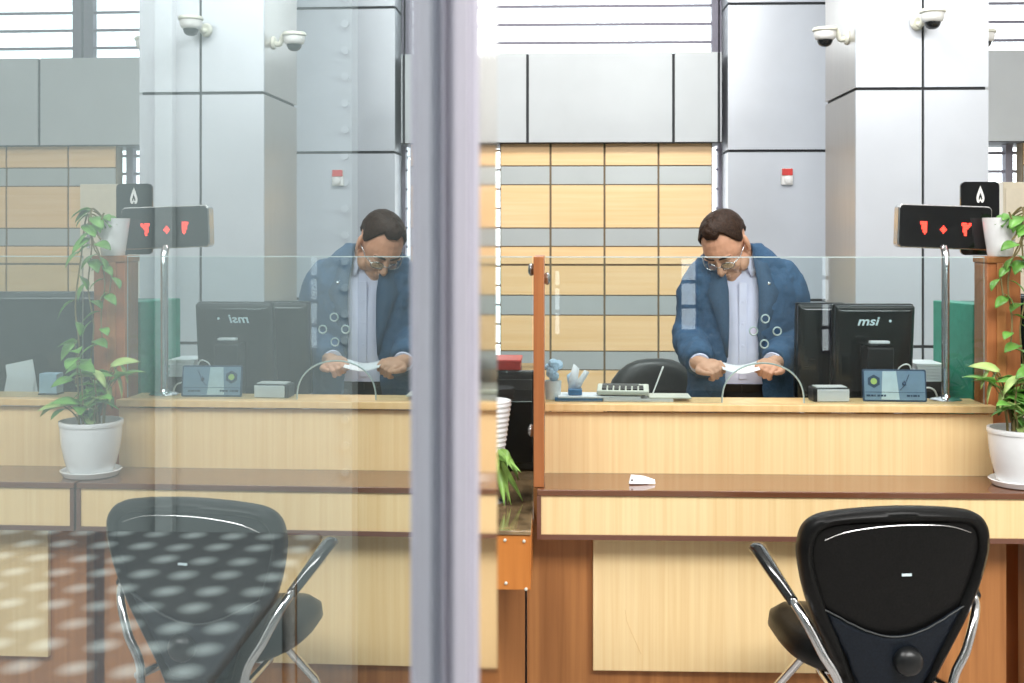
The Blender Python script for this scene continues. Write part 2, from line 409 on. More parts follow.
# ------------------------------------------------------------------ counters
YL, YF = 3.50, 3.75
z_led, z_top = az(491, YL), az(405, 3.72)
zp0, zp1, zb0, zb1 = az(474, YF), az(409.5, YF), az(534, YL), az(497, YL)
z_band = az(541, YL); z_kick = az(672, 3.58)
xL = ax(537, YL); xU0, xU1 = ax(545, YF), ax(993, YF)
xM = mir(75, 500, YL).x        # where the next counter unit starts
def counter(label, a, b, ua, ub, pa, pb, shelf_end, side_gap):
    t = thing('service_counter', label, 'counter', ((a + b) / 2, 3.7, 0), 0, 'service counters')
    ox, oy = (a + b) / 2, 3.7
    def bx(x0, x1, y0, y1, z0, z1): return MB().box(x0 - ox, x1 - ox, y0 - oy, y1 - oy, z0, z1)
    bx(ua, ub, YF, YF + .02, z_led, z_top - .03).build('front_panel', M['pale'], t)
    m = bx(ua, ub, 3.725, 3.766, z_top - .022, z_top); m.box(ua - ox, shelf_end - ox, 3.766 - oy, 3.90 - oy, z_top - .022, z_top)
    m.build('countertop', M['palelip'], t, bevel=.002)
    bx(a, b, YL, YF + .0, z_led - .018, z_led).build('ledge', M['ledge'], t, bevel=.002)
    bd = bx(a + .012, b - .012, YL + .006, YL + .03, z_band + .014, z_led - .0185).build('apron', M['pale'], t)
    m = bx(a, b, YL, YL + .035, z_band, z_band + .014); m.box(a - ox, a + .012 - ox, YL - oy, YL + .035 - oy, z_band + .014, z_led - .0185)
    m.box(b - .012 - ox, b - ox, YL - oy, YL + .035 - oy, z_band + .014, z_led - .0185)
    m.build('apron_frame', M['trim'], bd)
    bx(a - (.031 if a < 0 else -.004), b - side_gap, 3.60, 3.66, .0, z_band + .02).build('base_panel', M['brown'], t)
    if a < 0: bx(a - .012, a + .05, 3.60, 3.63, z_band + .0205, z_led - .019).build('side_panel', M['brown'], t)
    bx(pa, pb, 3.58, 3.599, z_kick, z_band + .0).build('inset_panel', M['pale'], t, bevel=.0015)['label'] = 'pale inset panel'
    if a < 0: MB().tube([Vector(at(u, v, 3.5795)) - Vector((ox, oy, 0)) for u, v in ((625, 610), (627, 622), (632, 634), (637, 645), (641, 654))], .0005, 6).build('scratch', M['palelip'], t)
    bx(ua, ub + (.10 if a < 0 else 0), 3.91, 4.28, .735, .7545).build('desk_top', M['pale'], t)
    return t
counter('pale wood service counter with dark ledge in front of the man', xL, xM - .004, xU0, xU1, ax(593, 3.58), ax(918, 3.58), ax(985, 3.77), .045)
n0 = mir(48, 600, 3.58).x
counter('next pale wood service counter beyond the potted plant', xM + .004, 4.2, xU1 + .11, 4.2, n0, n0 + 1.1, 4.2, .02)
# counter glass with service arch and speaking holes
def glass_mesh(name, outline, holes, y, th=.008):
    cu = bpy.data.curves.new(name, 'CURVE'); cu.dimensions = '2D'; cu.fill_mode = 'BOTH'; cu.extrude = th / 2
    for poly in [outline] + holes:
        sp = cu.splines.new('POLY'); sp.points.add(len(poly) - 1)
        for p, (x, z) in zip(sp.points, poly): p.co = (x, z, 0, 1)
        sp.use_cyclic_u = True
    o = bpy.data.objects.new(name, cu); COL.objects.link(o)
    dg = bpy.context.evaluated_depsgraph_get(); me = bpy.data.meshes.new_from_object(o.evaluated_get(dg))
    bpy.data.objects.remove(o); bpy.data.curves.remove(cu)
    me.transform(Matrix.Translation((0, y, 0)) @ Matrix.Rotation(pi / 2, 4, 'X'))
    me.materials.clear()
    for k in ('screenglass', 'plainglass', 'edgeglass'): me.materials.append(M[k])
    me.update()
    for p in me.polygons:
        p.use_smooth = False
        p.material_index = 0 if p.normal.y < -.7 else (1 if p.normal.y > .7 else 2)
    return me
YG = 3.775
def lift(u, v): p = at(u, v, YG); return (p.x, p.z)
gx0, gx1, gz0, gz1 = ax(545.5, YG), ax(984, YG), z_top, az(257, YG)
a0, a1, at_ = ax(722, YG), ax(804, YG), az(363, YG)
am, ar = (a0 + a1) / 2, (a1 - a0) / 2
arch = [(am + ar * cos(t), gz0 + (at_ - gz0) * sin(t) ** .8) for t in [pi * i / 28 for i in range(29)]]
outline = [(gx0, gz1), (gx0, gz0)] + list(reversed(arch)) + [(gx1, gz0), (gx1, gz1)]
hc = [lift(u, v) for u, v in ((765.3, 318.8), (777.2, 331.3), (764.4, 344), (753.5, 331))]
hr = .0118
holes_ = [[(c[0] + hr * cos(2 * pi * i / 20), c[1] + hr * sin(2 * pi * i / 20)) for i in range(20)] for c in hc]
gs = thing('counter_screen', 'clear counter glass with arched service opening and four speaking holes', 'glass screen', ((gx0 + gx1) / 2, YG, gz0))
def linkmesh(name, me, parent):
    o = bpy.data.objects.new(name, me); COL.objects.link(o); o.parent = parent
    o.matrix_parent_inverse = Matrix.Translation(-Vector(parent.location)); return o
linkmesh('pane', glass_mesh('pane', outline, holes_, YG), gs)
ofs = Vector(gs.location)
for c in hc:
    MB().torus(Vector((c[0], YG, c[1])) - ofs, hr + .0006, .0024, 'y', 24, 6).build('hole_rim', M['edgeglass'], gs)
def bead(path): return MB().tube([Vector((x, YG, z)) - ofs for x, z in path], .0026, 6)
bead(arch).build('arch_edge', M['edgeglass'], gs)
MB().box(gx0 - ofs.x, gx1 - ofs.x, -.0045, .0045, gz1 - ofs.z - .0016, gz1 - ofs.z + .0014).build('top_edge', M['edgeglass'], gs)
# side screens
for nm, x0, x1, lab in (('counter_screen', -.62, ax(532, YG), 'left end pane of counter glass beside the wood post'), ('counter_screen', xU1 + .13, 4.1, 'counter glass of the next station past the plants')):
    g2 = thing(nm, lab, 'glass screen', ((x0 + x1) / 2, YG, gz0))
    linkmesh('pane', glass_mesh('pane', [(x0, gz1), (x0, gz0), (x1, gz0), (x1, gz1)], [], YG), g2)
    MB().box(x0 - (x0 + x1) / 2, x1 - (x0 + x1) / 2, -.0045, .0045, gz1 - gz0 - .0016, gz1 - gz0 + .0014).build('top_edge', M['edgeglass'], g2)

# wood post at the counter's left end, with glass clamps
px0, px1 = ax(533.5, 3.53), ax(544, 3.53)
pt = thing('screen_post', 'slim reddish wood post at the left end of the counter glass', 'post', ((px0 + px1) / 2, 3.65, z_led + .0006))
hw = (px1 - px0) / 2
MB().box(-hw, hw, -.12, .16, 0, az(257, 3.53) - z_led).build('board', M['column'], pt, bevel=.002)
for side, v, yy in ((-1, 270, -.02), (1, 279, -.02), (-1, 430, -.05)):
    zz = az(v, 3.63) - z_led
    MB().lathe([(.014, 0), (.019, side * .006), (.019, side * .012), (.010, side * .018)], (side * hw, yy, zz), 20, 'x').build('glass_clamp', M['steel'], pt)
# wooden column at the right with a pot on it
cxa, cxb = ax(987, 3.775), ax(1021, 3.775)
wc = thing('plant_column', 'reddish wood column between the counters carrying a white pot', 'column', ((cxa + cxb) / 2, 3.835, 0))
hw = (cxb - cxa) / 2; ztc = az(256, 3.87, 1000)
m = MB(); m.box(-hw, hw, -.06, .055, 0, ztc - .02); m.build('shaft', M['column'], wc, bevel=.003)
MB().box(-hw * .45, hw * .1, -.066, -.06, z_top + .002, ztc - .02).build('batten', M['brown'], wc, bevel=.002)
MB().box(-hw - .003, hw + .003, -.067, .06, ztc - .02, ztc).build('cap', M['brown'], wc, bevel=.002)

# ------------------------------------------------------------------ plants
def leaf_pts(L, W, droop, fold=.18):
    vs = []; n = 7
    for i in range(n):
        t = i / (n - 1)
        w = W * (sin(pi * min(1, t * .92 + .08)) ** .7) * (1 - .35 * t) if 0 < i < n - 1 else (W * .25 if i == 0 else .0005)
        y = L * t; z = -droop * L * t * t
        vs += [(-w, y, z + fold * w), (0, y, z), (w, y, z + fold * w)]
    if True: vs[0] = (vs[0][0], -L * .06, vs[0][2]); vs[2] = (vs[2][0], -L * .06, vs[2][2])
    fs = []
    for i in range(n - 1):
        a = i * 3
        fs += [(a, a + 1, a + 4, a + 3), (a + 1, a + 2, a + 5, a + 4)]
    return vs, fs
def add_leaf(mb, pos, dirv, L, W, droop=.3, roll=0):
    d = Vector(dirv).normalized(); up = Vector((0, 0, 1)) if abs(d.z) < .92 else Vector((0, -1, 0))
    x = d.cross(up).normalized(); z = x.cross(d).normalized()
    R = Matrix((x, d, z)).transposed() @ Matrix.Rotation(roll, 3, 'Y')
    vs, fs = leaf_pts(L, W, droop)
    mb.add([Vector(pos) + R @ Vector(v) for v in vs], fs)
def leafobj(mb, name, m, parent):
    o = mb.build(name, m, parent, smooth=60)
    s = o.modifiers.new('s', 'SOLIDIFY'); s.thickness = .0008
    return o
def pot(parent, R, H, mt, foot=.72, saucer=True, ribs=0):
    prof = [(R * foot * .9, .0)]
    base = .014 if saucer else 0
    prof = [(R * foot * .95, base), (R * foot, base + .004)]
    for i in range(1, 13):
        t = i / 12
        r = R * (foot + (1 - foot) * (1 - (1 - t) ** 2.0)) * .97
        if ribs: r *= 1 + .02 * sin(t * ribs * 2 * pi)
        prof.append((r, base + (H - base - .014) * t))
    prof += [(R, H - .014), (R * 1.015, H - .006), (R, H), (R * .93, H), (R * .90, H - .025), (R * .3, H - .03)]
    MB().lathe(prof, (0, 0, 0), 40).build('pot', mt, parent)
    MB().lathe([(R * .88, H - .03), (R * .8, H - .022), (R * .3, H - .016), (.002, H - .014)], (0, 0, 0), 28).build('soil', M['soil'], parent)
    if saucer:
        MB().lathe([(R * .7, 0), (R * .86, .002), (R * .97, .018), (R * .94, .02), (R * .82, .009), (.01, .008)], (0, 0, 0), 40).build('saucer', mt, parent)
# plant pot on the ledge
PC = at(1021, 484, 3.615); PC.z = z_led + .0008
pl = thing('potted_plant', 'white pot with saucer and leafy plant on the dark ledge', 'potted plant', PC)
RP = .0955; HP = az(427, 3.6) - z_led
pot(pl, RP, HP, M['ceramic'])
ml, ms, mp_ = MB(), MB(), MB()
rs = random.Random(3)
for i in range(18):
    a = rs.uniform(0, 2 * pi); h = rs.uniform(.03, .30); out = rs.uniform(.02, .12)
    if cos(a) < -.2 and h > .16: h *= .6
    base = Vector((.04 * cos(a), .03 * sin(a), HP - .02)); tip = Vector((out * cos(a), min(.01, out * sin(a) * .5) - .02, HP + h))
    path = bez(base, base + Vector((0, 0, h * .8)), tip, 6); ms.tube(path, [.0028] * 4 + [.0018] * 3, 6)
    for k in (3, 5, 6):
        d = Vector((cos(a + k), sin(a + k) * .6 - .3, rs.uniform(-.3, .5)))
        add_leaf(ml if rs.random() < .7 else mp_, path[k], d, rs.uniform(.055, .085), rs.uniform(.018, .028), .4, rs.uniform(-.5, .5))
# two thin drooping leaves reaching left over the counter end
for tipu, tipv, midu, midv in ((982, 378, 990, 368), (1000, 398, 1004, 388), (985, 392, 996, 372)):
    p0 = Vector((-.03, 0, HP + .02)); m_ = at(midu, midv, 3.62) - PC; tp = at(tipu, tipv, 3.60) - PC
    ms.tube(bez(p0, (p0 + m_) / 2 + Vector((.01, 0, .03)), m_, 6), .0022, 6)
    add_leaf(mp_, m_, tp - m_, (tp - m_).length + .03, .012, .25, .3)
leafobj(ml, 'leaves', M['leaf'], pl); leafobj(mp_, 'leaves', M['leafpale'], pl)['label'] = 'paler yellow green leaves'; ms.build('stems', M['stem'], pl)
# trailing vine in the pot on the column
VC = Vector((ax(1000, 3.797), 3.797, ztc + .0005))
vp = thing('trailing_plant', 'small white pot with trailing vine on top of the wood column', 'potted plant', VC)
H2 = az(218, 3.81, 1000) - ztc
R2 = .053
MB().lathe([(R2 * .66, 0), (R2 * .70, .004), (R2 * .86, H2 * .5), (R2 * 1.0, H2 - .004), (R2 * 1.0, H2), (R2 * .93, H2), (R2 * .86, H2 - .02), (.01, H2 - .02)], (0, 0, 0), 36).build('pot', M['ceramic'], vp)
ml, ms = MB(), MB()
def vine(pts, seed, size=.05):
    r = random.Random(seed); path = cat_rom(pts, 6); ms.tube(path, .0026, 6)
    for k in range(2, len(path), 3):
        s = 1 if (k // 3) % 2 else -1
        d = Vector((s * .8 + r.uniform(-.3, .3), -.6, r.uniform(-.7, .1)))
        st = path[k] + d.normalized() * .012
        ms.tube([path[k], st], .0014, 5)
        L = size * r.uniform(.85, 1.25)
        add_leaf(ml, st, d, L, L * .42, .45, r.uniform(-.4, .4))
def vpt(u, v, y=3.725): return at(u, v, y) - VC
vine([(0.02, .0, H2 - .01), (.055, -.04, H2 + .03), vpt(1022, 236), vpt(1013, 258), vpt(1008, 285), vpt(1012, 320), vpt(1010, 352)], 1)
vine([(.02, -.01, H2 - .01), (.05, -.05, H2 + .03), vpt(1022, 245), vpt(1026, 290), vpt(1020, 330), vpt(1024, 375), vpt(1017, 400)], 2, .055)
vine([(.02, .0, H2 - .01), (.07, -.03, H2 + .02), vpt(1034, 260), vpt(1040, 310), vpt(1036, 350), vpt(1040, 390)], 5, .055)
vine([(.02, -.02, H2 - .01), (.06, -.05, H2 + .01), vpt(1019, 250), vpt(1002, 268), vpt(1003, 296)], 9, .042)
ms.tube(cat_rom([vpt(1012, 240), vpt(1017, 232), vpt(1013, 222), vpt(1009, 212)], 5), .003, 6)
leafobj(ml, 'leaves', M['leaf'], vp); ms.build('vines', M['stem'], vp)

# ------------------------------------------------------------------ left console with marble top, plants and bin
bx0, bx1, YB = -.29, ax(531, 3.3), 3.30
zc = az(532, YB)
cs = thing('console', 'low console with orange wood front and polished brown marble top', 'console', ((bx0 + bx1) / 2, 3.7, 0))
h = (bx1 - bx0) / 2; zlow = az(592, YB)
m = MB(); m.box(-h, h, -.40, -.12, zlow, zc - .0125); fp = m.build('front_box', M['orange'], cs, bevel=.002)
for u, v in ((505, 540), (506, 583), (526, 589), (524, 541)):
    p = at(u, v, YB); MB().lathe([(.0045, -.400), (.0045, -.404), (.002, -.4065)], (p.x - (bx0 + bx1) / 2, 0, p.z), 12, 'y').build('screw', M['ivory'], fp)
MB().box(-h, h, -.405, .72, zc - .012, zc).build('marble_top', M['marble'], cs, bevel=.002)
xk = ax(525, 3.6) - (bx0 + bx1) / 2
MB().box(-h + .01, xk, -.115, .70, .0, zc - .0125).build('carcass', M['brown'], cs)
MB().box(xk + .0005, xk + .0050, -.085, -.065, .0, zc - .0125).build('gap_shade_strip', M['seam'], cs)  # dark strip standing in for the shade inside the gap
sp = thing('spider_plant', 'ribbed white pot with arching green leaves on the marble console', 'potted plant', (ax(489, 3.62), 3.62, zc))
zrim = az(402, 3.62) - zc; zbot = az(452, 3.62) - zc
MB().lathe([(.05, 0), (.052, .01), (.02, .016), (.016, zbot - .02), (.03, zbot - .004)], (0, 0, 0), 28).build('pedestal', M['steel'], sp)
prof = [(.048, zbot)]
for i in range(1, 41):
    tt = i / 40; prof.append((.048 + .020 * tt + .0016 * sin(tt * 10 * 2 * pi), zbot + (zrim - zbot) * tt))
prof += [(.066, zrim + .003), (.062, zrim), (.058, zrim - .03), (.01, zrim - .03)]
MB().lathe(prof, (0, 0, 0), 36).build('pot', M['ceramic'], sp)
m = MB(); r = random.Random(11)
def blade(p0, p1, p2, w):
    path = bez(p0, p1, p2, 9); vs, fs = [], []
    for i, p in enumerate(path):
        t = i / 9; ww = w * (1 - t ** 2.2) + .0006
        d = (path[min(i + 1, 9)] - path[max(i - 1, 0)]).normalized(); x = d.cross(Vector((.3, -1, .2))).normalized()
        vs += [p - x * ww, p + Vector((0, -.25 * ww, 0)), p + x * ww]
    for i in range(9):
        a = i * 3; fs += [(a, a + 1, a + 4, a + 3), (a + 1, a + 2, a + 5, a + 4)]
    m.add(vs, fs)
def lp(u, v, y=3.58): return at(u, v, y) - Vector(sp.location)
for i in range(16):
    a = r.uniform(-1.2, 2.2)
    uu = r.uniform(496, 523); vv = r.uniform(462, 512)
    yy = r.uniform(3.5, 3.7)
    p0 = lp(r.uniform(486, 500), r.uniform(452, 462), 3.6)
    tip = lp(uu, vv, yy)
    mid = (p0 + tip) / 2 + Vector((r.uniform(-.01, .03), 0, r.uniform(.03, .06)))
    tip.z = max(tip.z, .004)
    blade(p0, mid, tip, r.uniform(.009, .014))
leafobj(m, 'leaves', M['leaflight'], sp)
MB().ball(lp(492, 458, 3.6), (.028, .028, .02)).build('root_ball', M['soil'], sp)
bn = thing('black_cabinet', 'black upright box behind the white ribbed pot', 'cabinet', (ax(505, 4.25), 4.25, zc))
hb = ax(537, 4.2) - ax(505, 4.2)
MB().box(-.2, hb, -.12, .12, 0, az(371, 4.13) - zc).build('body', M['blackgloss'], bn, bevel=.006)
MB().box(-.18, hb - .015, -.123, -.1205, .03, az(380, 4.13) - zc).build('door', M['black'], bn, bevel=.002)
rb = thing('red_box', 'flat red box lying on top of the black upright box', 'box', (ax(505, 4.22), 4.22, az(371, 4.13)))
MB().box(-.16, hb - .055, -.09, .08, 0, .03).build('tray', M['red'], rb, bevel=.004)
MB().box(-.163, hb - .052, -.093, .083, .024, .036).build('lid', M['red'], rb, bevel=.003)

# ------------------------------------------------------------------ things on the counter
# queue number display on a chrome pole
dc = at(944, 403, 3.86); dz = z_top
dd = thing('queue_display', 'black queue display with red digits on a chrome pole', 'display', (dc.x, 3.845, z_top))
MB().lathe([(.050, 0), (.050, .004), (.040, .009), (.016, .012), (.013, .02)], (0, 0, 0), 32).build('base', M['chrome'], dd)
zd0, zd1 = az(249, 3.83) - z_top, az(205, 3.83) - z_top
MB().tube([(0, 0, .015), (0, 0, zd0 - .02), (0, .012, zd0 + .002), (0, .04, zd0 + .012)], .0125, 16).build('pole', M['chrome'], dd)
w_ = ax(990.5, 3.855) - ax(897.5, 3.855); xc = (ax(990.5, 3.875) + ax(897.5, 3.875)) / 2 - dc.x
rot = Matrix.Translation((xc, .048, (zd0 + zd1) / 2)) @ Matrix.Rotation(radians(2.0), 4, 'Y') @ Matrix.Rotation(radians(-2), 4, 'Z')
hh = zd1 - zd0
MB().prism(rrect(w_, hh, .016), -.030, .028).xf(rot).build('housing', M['steel'], dd, bevel=.004)
MB().prism(rrect(w_ - .008, hh - .008, .013), -.034, -.0305).xf(rot).build('face', M['blackgloss'], dd)
# dot-matrix digits one, zero, two in Persian figures
G1 = ["111110", "111110", "011110", "011110", "011110", "001110", "001110", "000100"]
G0 = ["00100", "01110", "11111", "01110", "00100"]
G2 = ["1111011", "1111111", "0111110", "0111100", "0111000", "0111000", "0011000", "0011000"]
c = .0040
for G, u, v in ((G1, 923.6, 228.8), (G0, 942.3, 229.9), (G2, 964.5, 229)):
    m = MB(); xg = (u - 944) / 1200 * 3.83; zg = (227.3 - v) / 1200 * 3.83
    for i, row in enumerate(G):
        for j, ch in enumerate(row):
            if ch == '1':
                x = xg + (j - (len(row) - 1) / 2) * c * 1.08; z = zg - (i - (len(G) - 1) / 2) * c * 1.3
                m.box(x - c * .47, x + c * .47, -.0355, -.0342, z - c * .58, z + c * .58)
    m.xf(rot).build('digit', M['led'], dd, smooth=0)
# number plate
npz = at(982, 222, 3.96)
npl = thing('number_plate', 'black rounded plate with white Persian five above the display', 'sign', (npz.x, 3.985, ztc - .30))
q0, q1 = az(246, 3.93), az(181.5, 3.93); W_ = ax(1001.5, 3.93) - ax(962.5, 3.93)
b0 = ztc - .30
MB().prism(rrect(W_, q1 - q0 + .03, .015), -.008, .004).xf(Matrix.Translation((0, 0, (q0 + q1) / 2 - .015 - b0))).build('plate', M['blackgloss'], npl)
m = MB(); m.tube([(.035, .010, .17), (.035, .010, q0 + .02 - b0)], .006, 10); m.box(.028, .042, -.096, .012, .18, .21); m.build('stem', M['steel'], npl)
def five(s):
    out = [(0, 1.0), (.28, .55), (.55, .05), (.66, -.35), (.52, -.72), (.25, -.82), (.0, -.60), (-.25, -.82), (-.52, -.72), (-.66, -.35), (-.55, .05), (-.28, .55)]
    p = [Vector((x, 0, z)) for x, z in out]; p = cat_rom(p + [p[0]], 4)[:-1]
    inn = [(0, .25), (.20, -.12), (.30, -.40), (.20, -.50), (.0, -.22), (-.20, -.50), (-.30, -.40), (-.20, -.12)]
    q = [Vector((x, 0, z)) for x, z in inn]; q = cat_rom(q + [q[0]], 6)[:-1]
    sc_ = Vector((.66, 1, 1.05)) * s
    return [v * sc_ for v in p], [v * sc_ for v in q]
po, pi_ = five(.029)
m = MB(); zc5 = az(195, 3.93) - b0
m.prism([(v.x, v.z) for v in po], -.0105, -.0082).xf(Matrix.Translation((0, 0, zc5)))
fg = m.build('numeral', M['white'], npl, smooth=0)
m = MB(); m.prism([(v.x, v.z) for v in pi_], -.0115, -.0104).xf(Matrix.Translation((0, 0, zc5))); m.build('counter_space', M['blackgloss'], fg, smooth=0)

# little framed sign
sg = at(893.5, 403, 3.83); sgt = thing('desk_sign', 'small blue framed desk sign with green emblem beside the pole', 'sign', (sg.x, 3.815, z_top), radians(-3))
sw = 62 / 1200 * 3.80; sh = 32 / 1200 * 3.80
rx = Matrix.Rotation(radians(-10), 4, 'X')
MB().prism(rrect(sw, sh, .006, cz=sh / 2), -.004, .006).xf(rx).build('frame', M['signdark'], sgt, bevel=.001)
MB().prism(rrect(sw - .010, sh - .010, .004, cz=sh / 2), -.0055, -.0042).xf(rx).build('face', M['signblue'], sgt, smooth=0)
m = MB(); m.add([(-.042, -.0058, .005), (.012, -.0058, .005), (.022, -.0058, sh - .005), (-.032, -.0058, sh - .005)], [(0, 1, 2, 3)])
m = MB(); m.rings([[(x, y, z) for x, z in ((-.042, .006), (.014, .006), (.006, sh - .006), (-.036, sh - .006))] for y in (-.0062, -.0056)]); m.xf(rx).build('light_stripe', M['signwhite'], sgt, smooth=0)
hexo = [(-.064 + .021 * cos(pi / 6 + pi / 3 * i), .063 + .021 * sin(pi / 6 + pi / 3 * i)) for i in range(6)]
em = MB().prism(hexo, -.0072, -.0056).xf(rx).build('emblem', M['signdark'], sgt, smooth=0)
MB().lathe([(.010, -.0082), (.010, -.0072)], (-.064, 0, .063), 16, 'y').xf(rx).build('emblem_disc', M['lime'], em)
m = MB(); m.box(-sw / 2 + .007, sw / 2 - .007, -.0068, -.0063, .0285, .0297)
for i, (a, b) in enumerate(((-.088, -.076), (-.074, -.066), (-.064, -.060), (-.054, -.046), (-.044, -.036), (-.034, -.028), (.036, .046), (.048, .053), (.055, .067), (.069, .075))):
    m.box(a, b, -.0074, -.0068, .0155, .0215)
m.xf(rx).build('lettering', M['signdark'], sgt, smooth=0)
m = MB(); m.tube([(.016, -.0075, .036), (.030, -.0075, .050), (.045, -.0075, .085)], .0013, 6); m.ball((.029, -.0078, .056), (.006, .0015, .006)); m.tube([(.029, -.0075, .066), (.035, -.0075, .050)], .0012, 6)
m.xf(rx).build('calligraphy', M['signdark'], sgt)
m = MB(); m.box(-.012, .012, .052, .055, .0, .070); m.xf(Matrix.Rotation(radians(22), 4, 'X')).build('easel_leg', M['black'], sgt)
# white and grey terminal box
q = at(830, 403, 3.81); tb = thing('card_reader', 'small white box with dark top standing beside the desk sign', 'device', (q.x, 3.835, z_top), radians(4))
bw = 36 / 1200 * 3.8; bh = .044
MB().box(-bw / 2, bw / 2, -.035, .03, 0, bh).build('case', M['black'], tb, bevel=.004)
MB().box(-bw / 2 + .012, bw / 2 - .001, -.038, -.0352, .002, bh - .004).build('front_label', M['paper'], tb, bevel=.001)
MB().box(-bw / 2 + .012, bw / 2 - .006, -.03, .026, bh, bh + .003).build('top_plate', M['white'], tb, bevel=.001)

# monitors
def textmesh(s, size, ext, shear=0.):
    cu = bpy.data.curves.new('t', 'FONT'); cu.body = s; cu.size = size; cu.extrude = ext; cu.shear = shear; cu.align_x = 'CENTER'; cu.offset = .0008
    o = bpy.data.objects.new('t', cu); COL.objects.link(o)
    dg = bpy.context.evaluated_depsgraph_get(); me = bpy.data.meshes.new_from_object(o.evaluated_get(dg)); bpy.data.objects.remove(o)
    return me
def monitor(name, label, loc, rz, W, H, logo=None, group=None, ztilt=6):
    t = thing(name, label, 'monitor', loc, rz, group)
    zb_ = .185
    MB().prism(rrect(.136, .012, .005), -.085, .085).xf(Matrix.Translation((0, 0, .0062))).build('base', M['blackgloss'], t)
    MB().box(-.045, .045, -.012, .022, .012, .30).build('stand', M['black'], t, bevel=.006)
    R = Matrix.Translation((0, 0, zb_)) @ Matrix.Rotation(radians(ztilt), 4, 'X')
    m = MB(); rs = []
    for ins, y in ((.0, -.006), (.0, -.026), (.004, -.036), (.012, -.043), (.020, -.046)):
        rs.append([(x, y, z) for x, z in rrect(W - 2 * ins, H - 2 * ins, .008, cz=H / 2)])
    # rear shell faces the room (negative y)
    m.rings(rs).xf(R).build('shell', M['screen'], t, bevel=.0)
    b = MB().prism(rrect(W + .004, H + .004, .006, cz=H / 2), -.006, .010).xf(R).build('bezel', M['black'], t)
    MB().prism(rrect(W - .03, H - .03, .002, cz=H / 2), .0101, .0108).xf(R).build('screen', M['blackgloss'], t)
    m = MB()
    for i in range(7): m.box(-.07, .07, -.0475, -.046, H * .30 + i * .007, H * .30 + i * .007 + .003)
    m.xf(R).build('vent', M['blackgloss'], t)
    if logo:
        me = textmesh(logo, .041, .0008, .22)
        me.materials.append(M['signwhite']); me.transform(R @ Matrix.Translation((-.03, -.0470, H - .062)) @ Matrix.Rotation(pi / 2, 4, 'X') @ Matrix.Diagonal((1.25, 1, 1, 1)))
        o = bpy.data.objects.new('logo', me); COL.objects.link(o); o.parent = t
        MB().lathe([(.0045, -.0485), (.0045, -.0455)], (.045, 0, H - .048), 14, 'y').xf(R).build('power_light', M['signwhite'], t)
    return t
DZ = .755
mA = at(868, 400, 4.10)
monitor('monitor', 'black monitor seen from behind with white lettering on its back', (mA.x, 4.085, DZ), radians(4), 78 / 1200 * 4.1, .33, 'msi', 'monitors on the desk')
mB = at(818, 400, 4.18)
monitor('monitor', 'black monitor tucked between the man and the lettered monitor', (.912, 4.20, DZ), radians(3), .165, .325, None, 'monitors on the desk', 4)
# black printer with pale slot
q = at(873.5, 400, 4.0); pr = thing('receipt_printer', 'black receipt printer with pale paper slot in front of the monitor', 'printer', (q.x, 3.955, DZ))
ph = az(342, 3.95) - DZ
MB().box(-.043, .043, -.045, .04, 0, ph - .012).build('body', M['black'], pr, bevel=.006)
MB().box(-.040, .040, -.042, .038, ph - .012, ph).build('lid', M['screen'], pr, bevel=.004)
MB().box(-.030, .030, -.040, -.01, ph, ph + .007).build('paper_slot', M['paper'], pr)
# paper stack behind the pole
q = at(925, 385, 4.02); ps = thing('paper_stack', 'stack of white papers behind the chrome pole', 'papers', (q.x + .030, 4.14, DZ + .0005), radians(2))
hp = az(365, 4.0) - DZ
MB().box(-.046, .05, -.08, .08, 0, hp - .06).build('tray', M['black'], ps, bevel=.003)
m = MB()
for i in range(6):
    a = radians(random.uniform(-7, 7)); s0 = len(m.v)
    m.box(-.044, .048, -.072, .072, hp - .06 + i * .010, hp - .06 + i * .010 + .0085); m.xf(Matrix.Rotation(a, 4, 'Z'), s0)
m.build('sheets', M['paper'], ps)
cb = MB(); cb.tube(cat_rom([at(922, 396, 3.93), at(926, 388, 3.93), at(934, 390, 3.93), at(938, 399, 3.93)], 6), .003, 8)
cb.tube(cat_rom([at(905, 392, 3.95), at(898, 370, 3.95), at(910, 366, 3.95), at(912, 395, 3.95)], 6), .0025, 8)
tag(cb.build('cable', M['white']), 'white looping cable behind the desk sign', 'cable')
# green box files
q = at(961, 400, 4.0)
def box_file(label, x, y, rz, h, mats, lean):
    t = thing('box_file', label, 'file', (x, y, DZ), rz, 'green box files')
    R = Matrix.Rotation(radians(lean), 4, 'Y')
    MB().box(-.035, .035, -.11, .14, 0, h).xf(R).build('cover', M[mats], t, bevel=.003)
    MB().box(-.030, .030, .138, .1415, .004, h - .003).xf(R).build('pages', M['paper'], t)
    MB().box(-.024, .024, -.1125, -.1102, h * .45, h * .8).xf(R).build('spine_label', M['green'] if mats != 'green' else M['greendark'], t)
    return t
hf = az(303, 4.0) - DZ
box_file('light green box file standing upright between pole and column', ax(961, 4.05) + .016, 4.065, radians(12), hf, 'green', 0)
box_file('dark green box file standing against the wood column', ax(975, 4.1) + .042, 4.135, radians(0), hf - .005, 'greendark', 0)

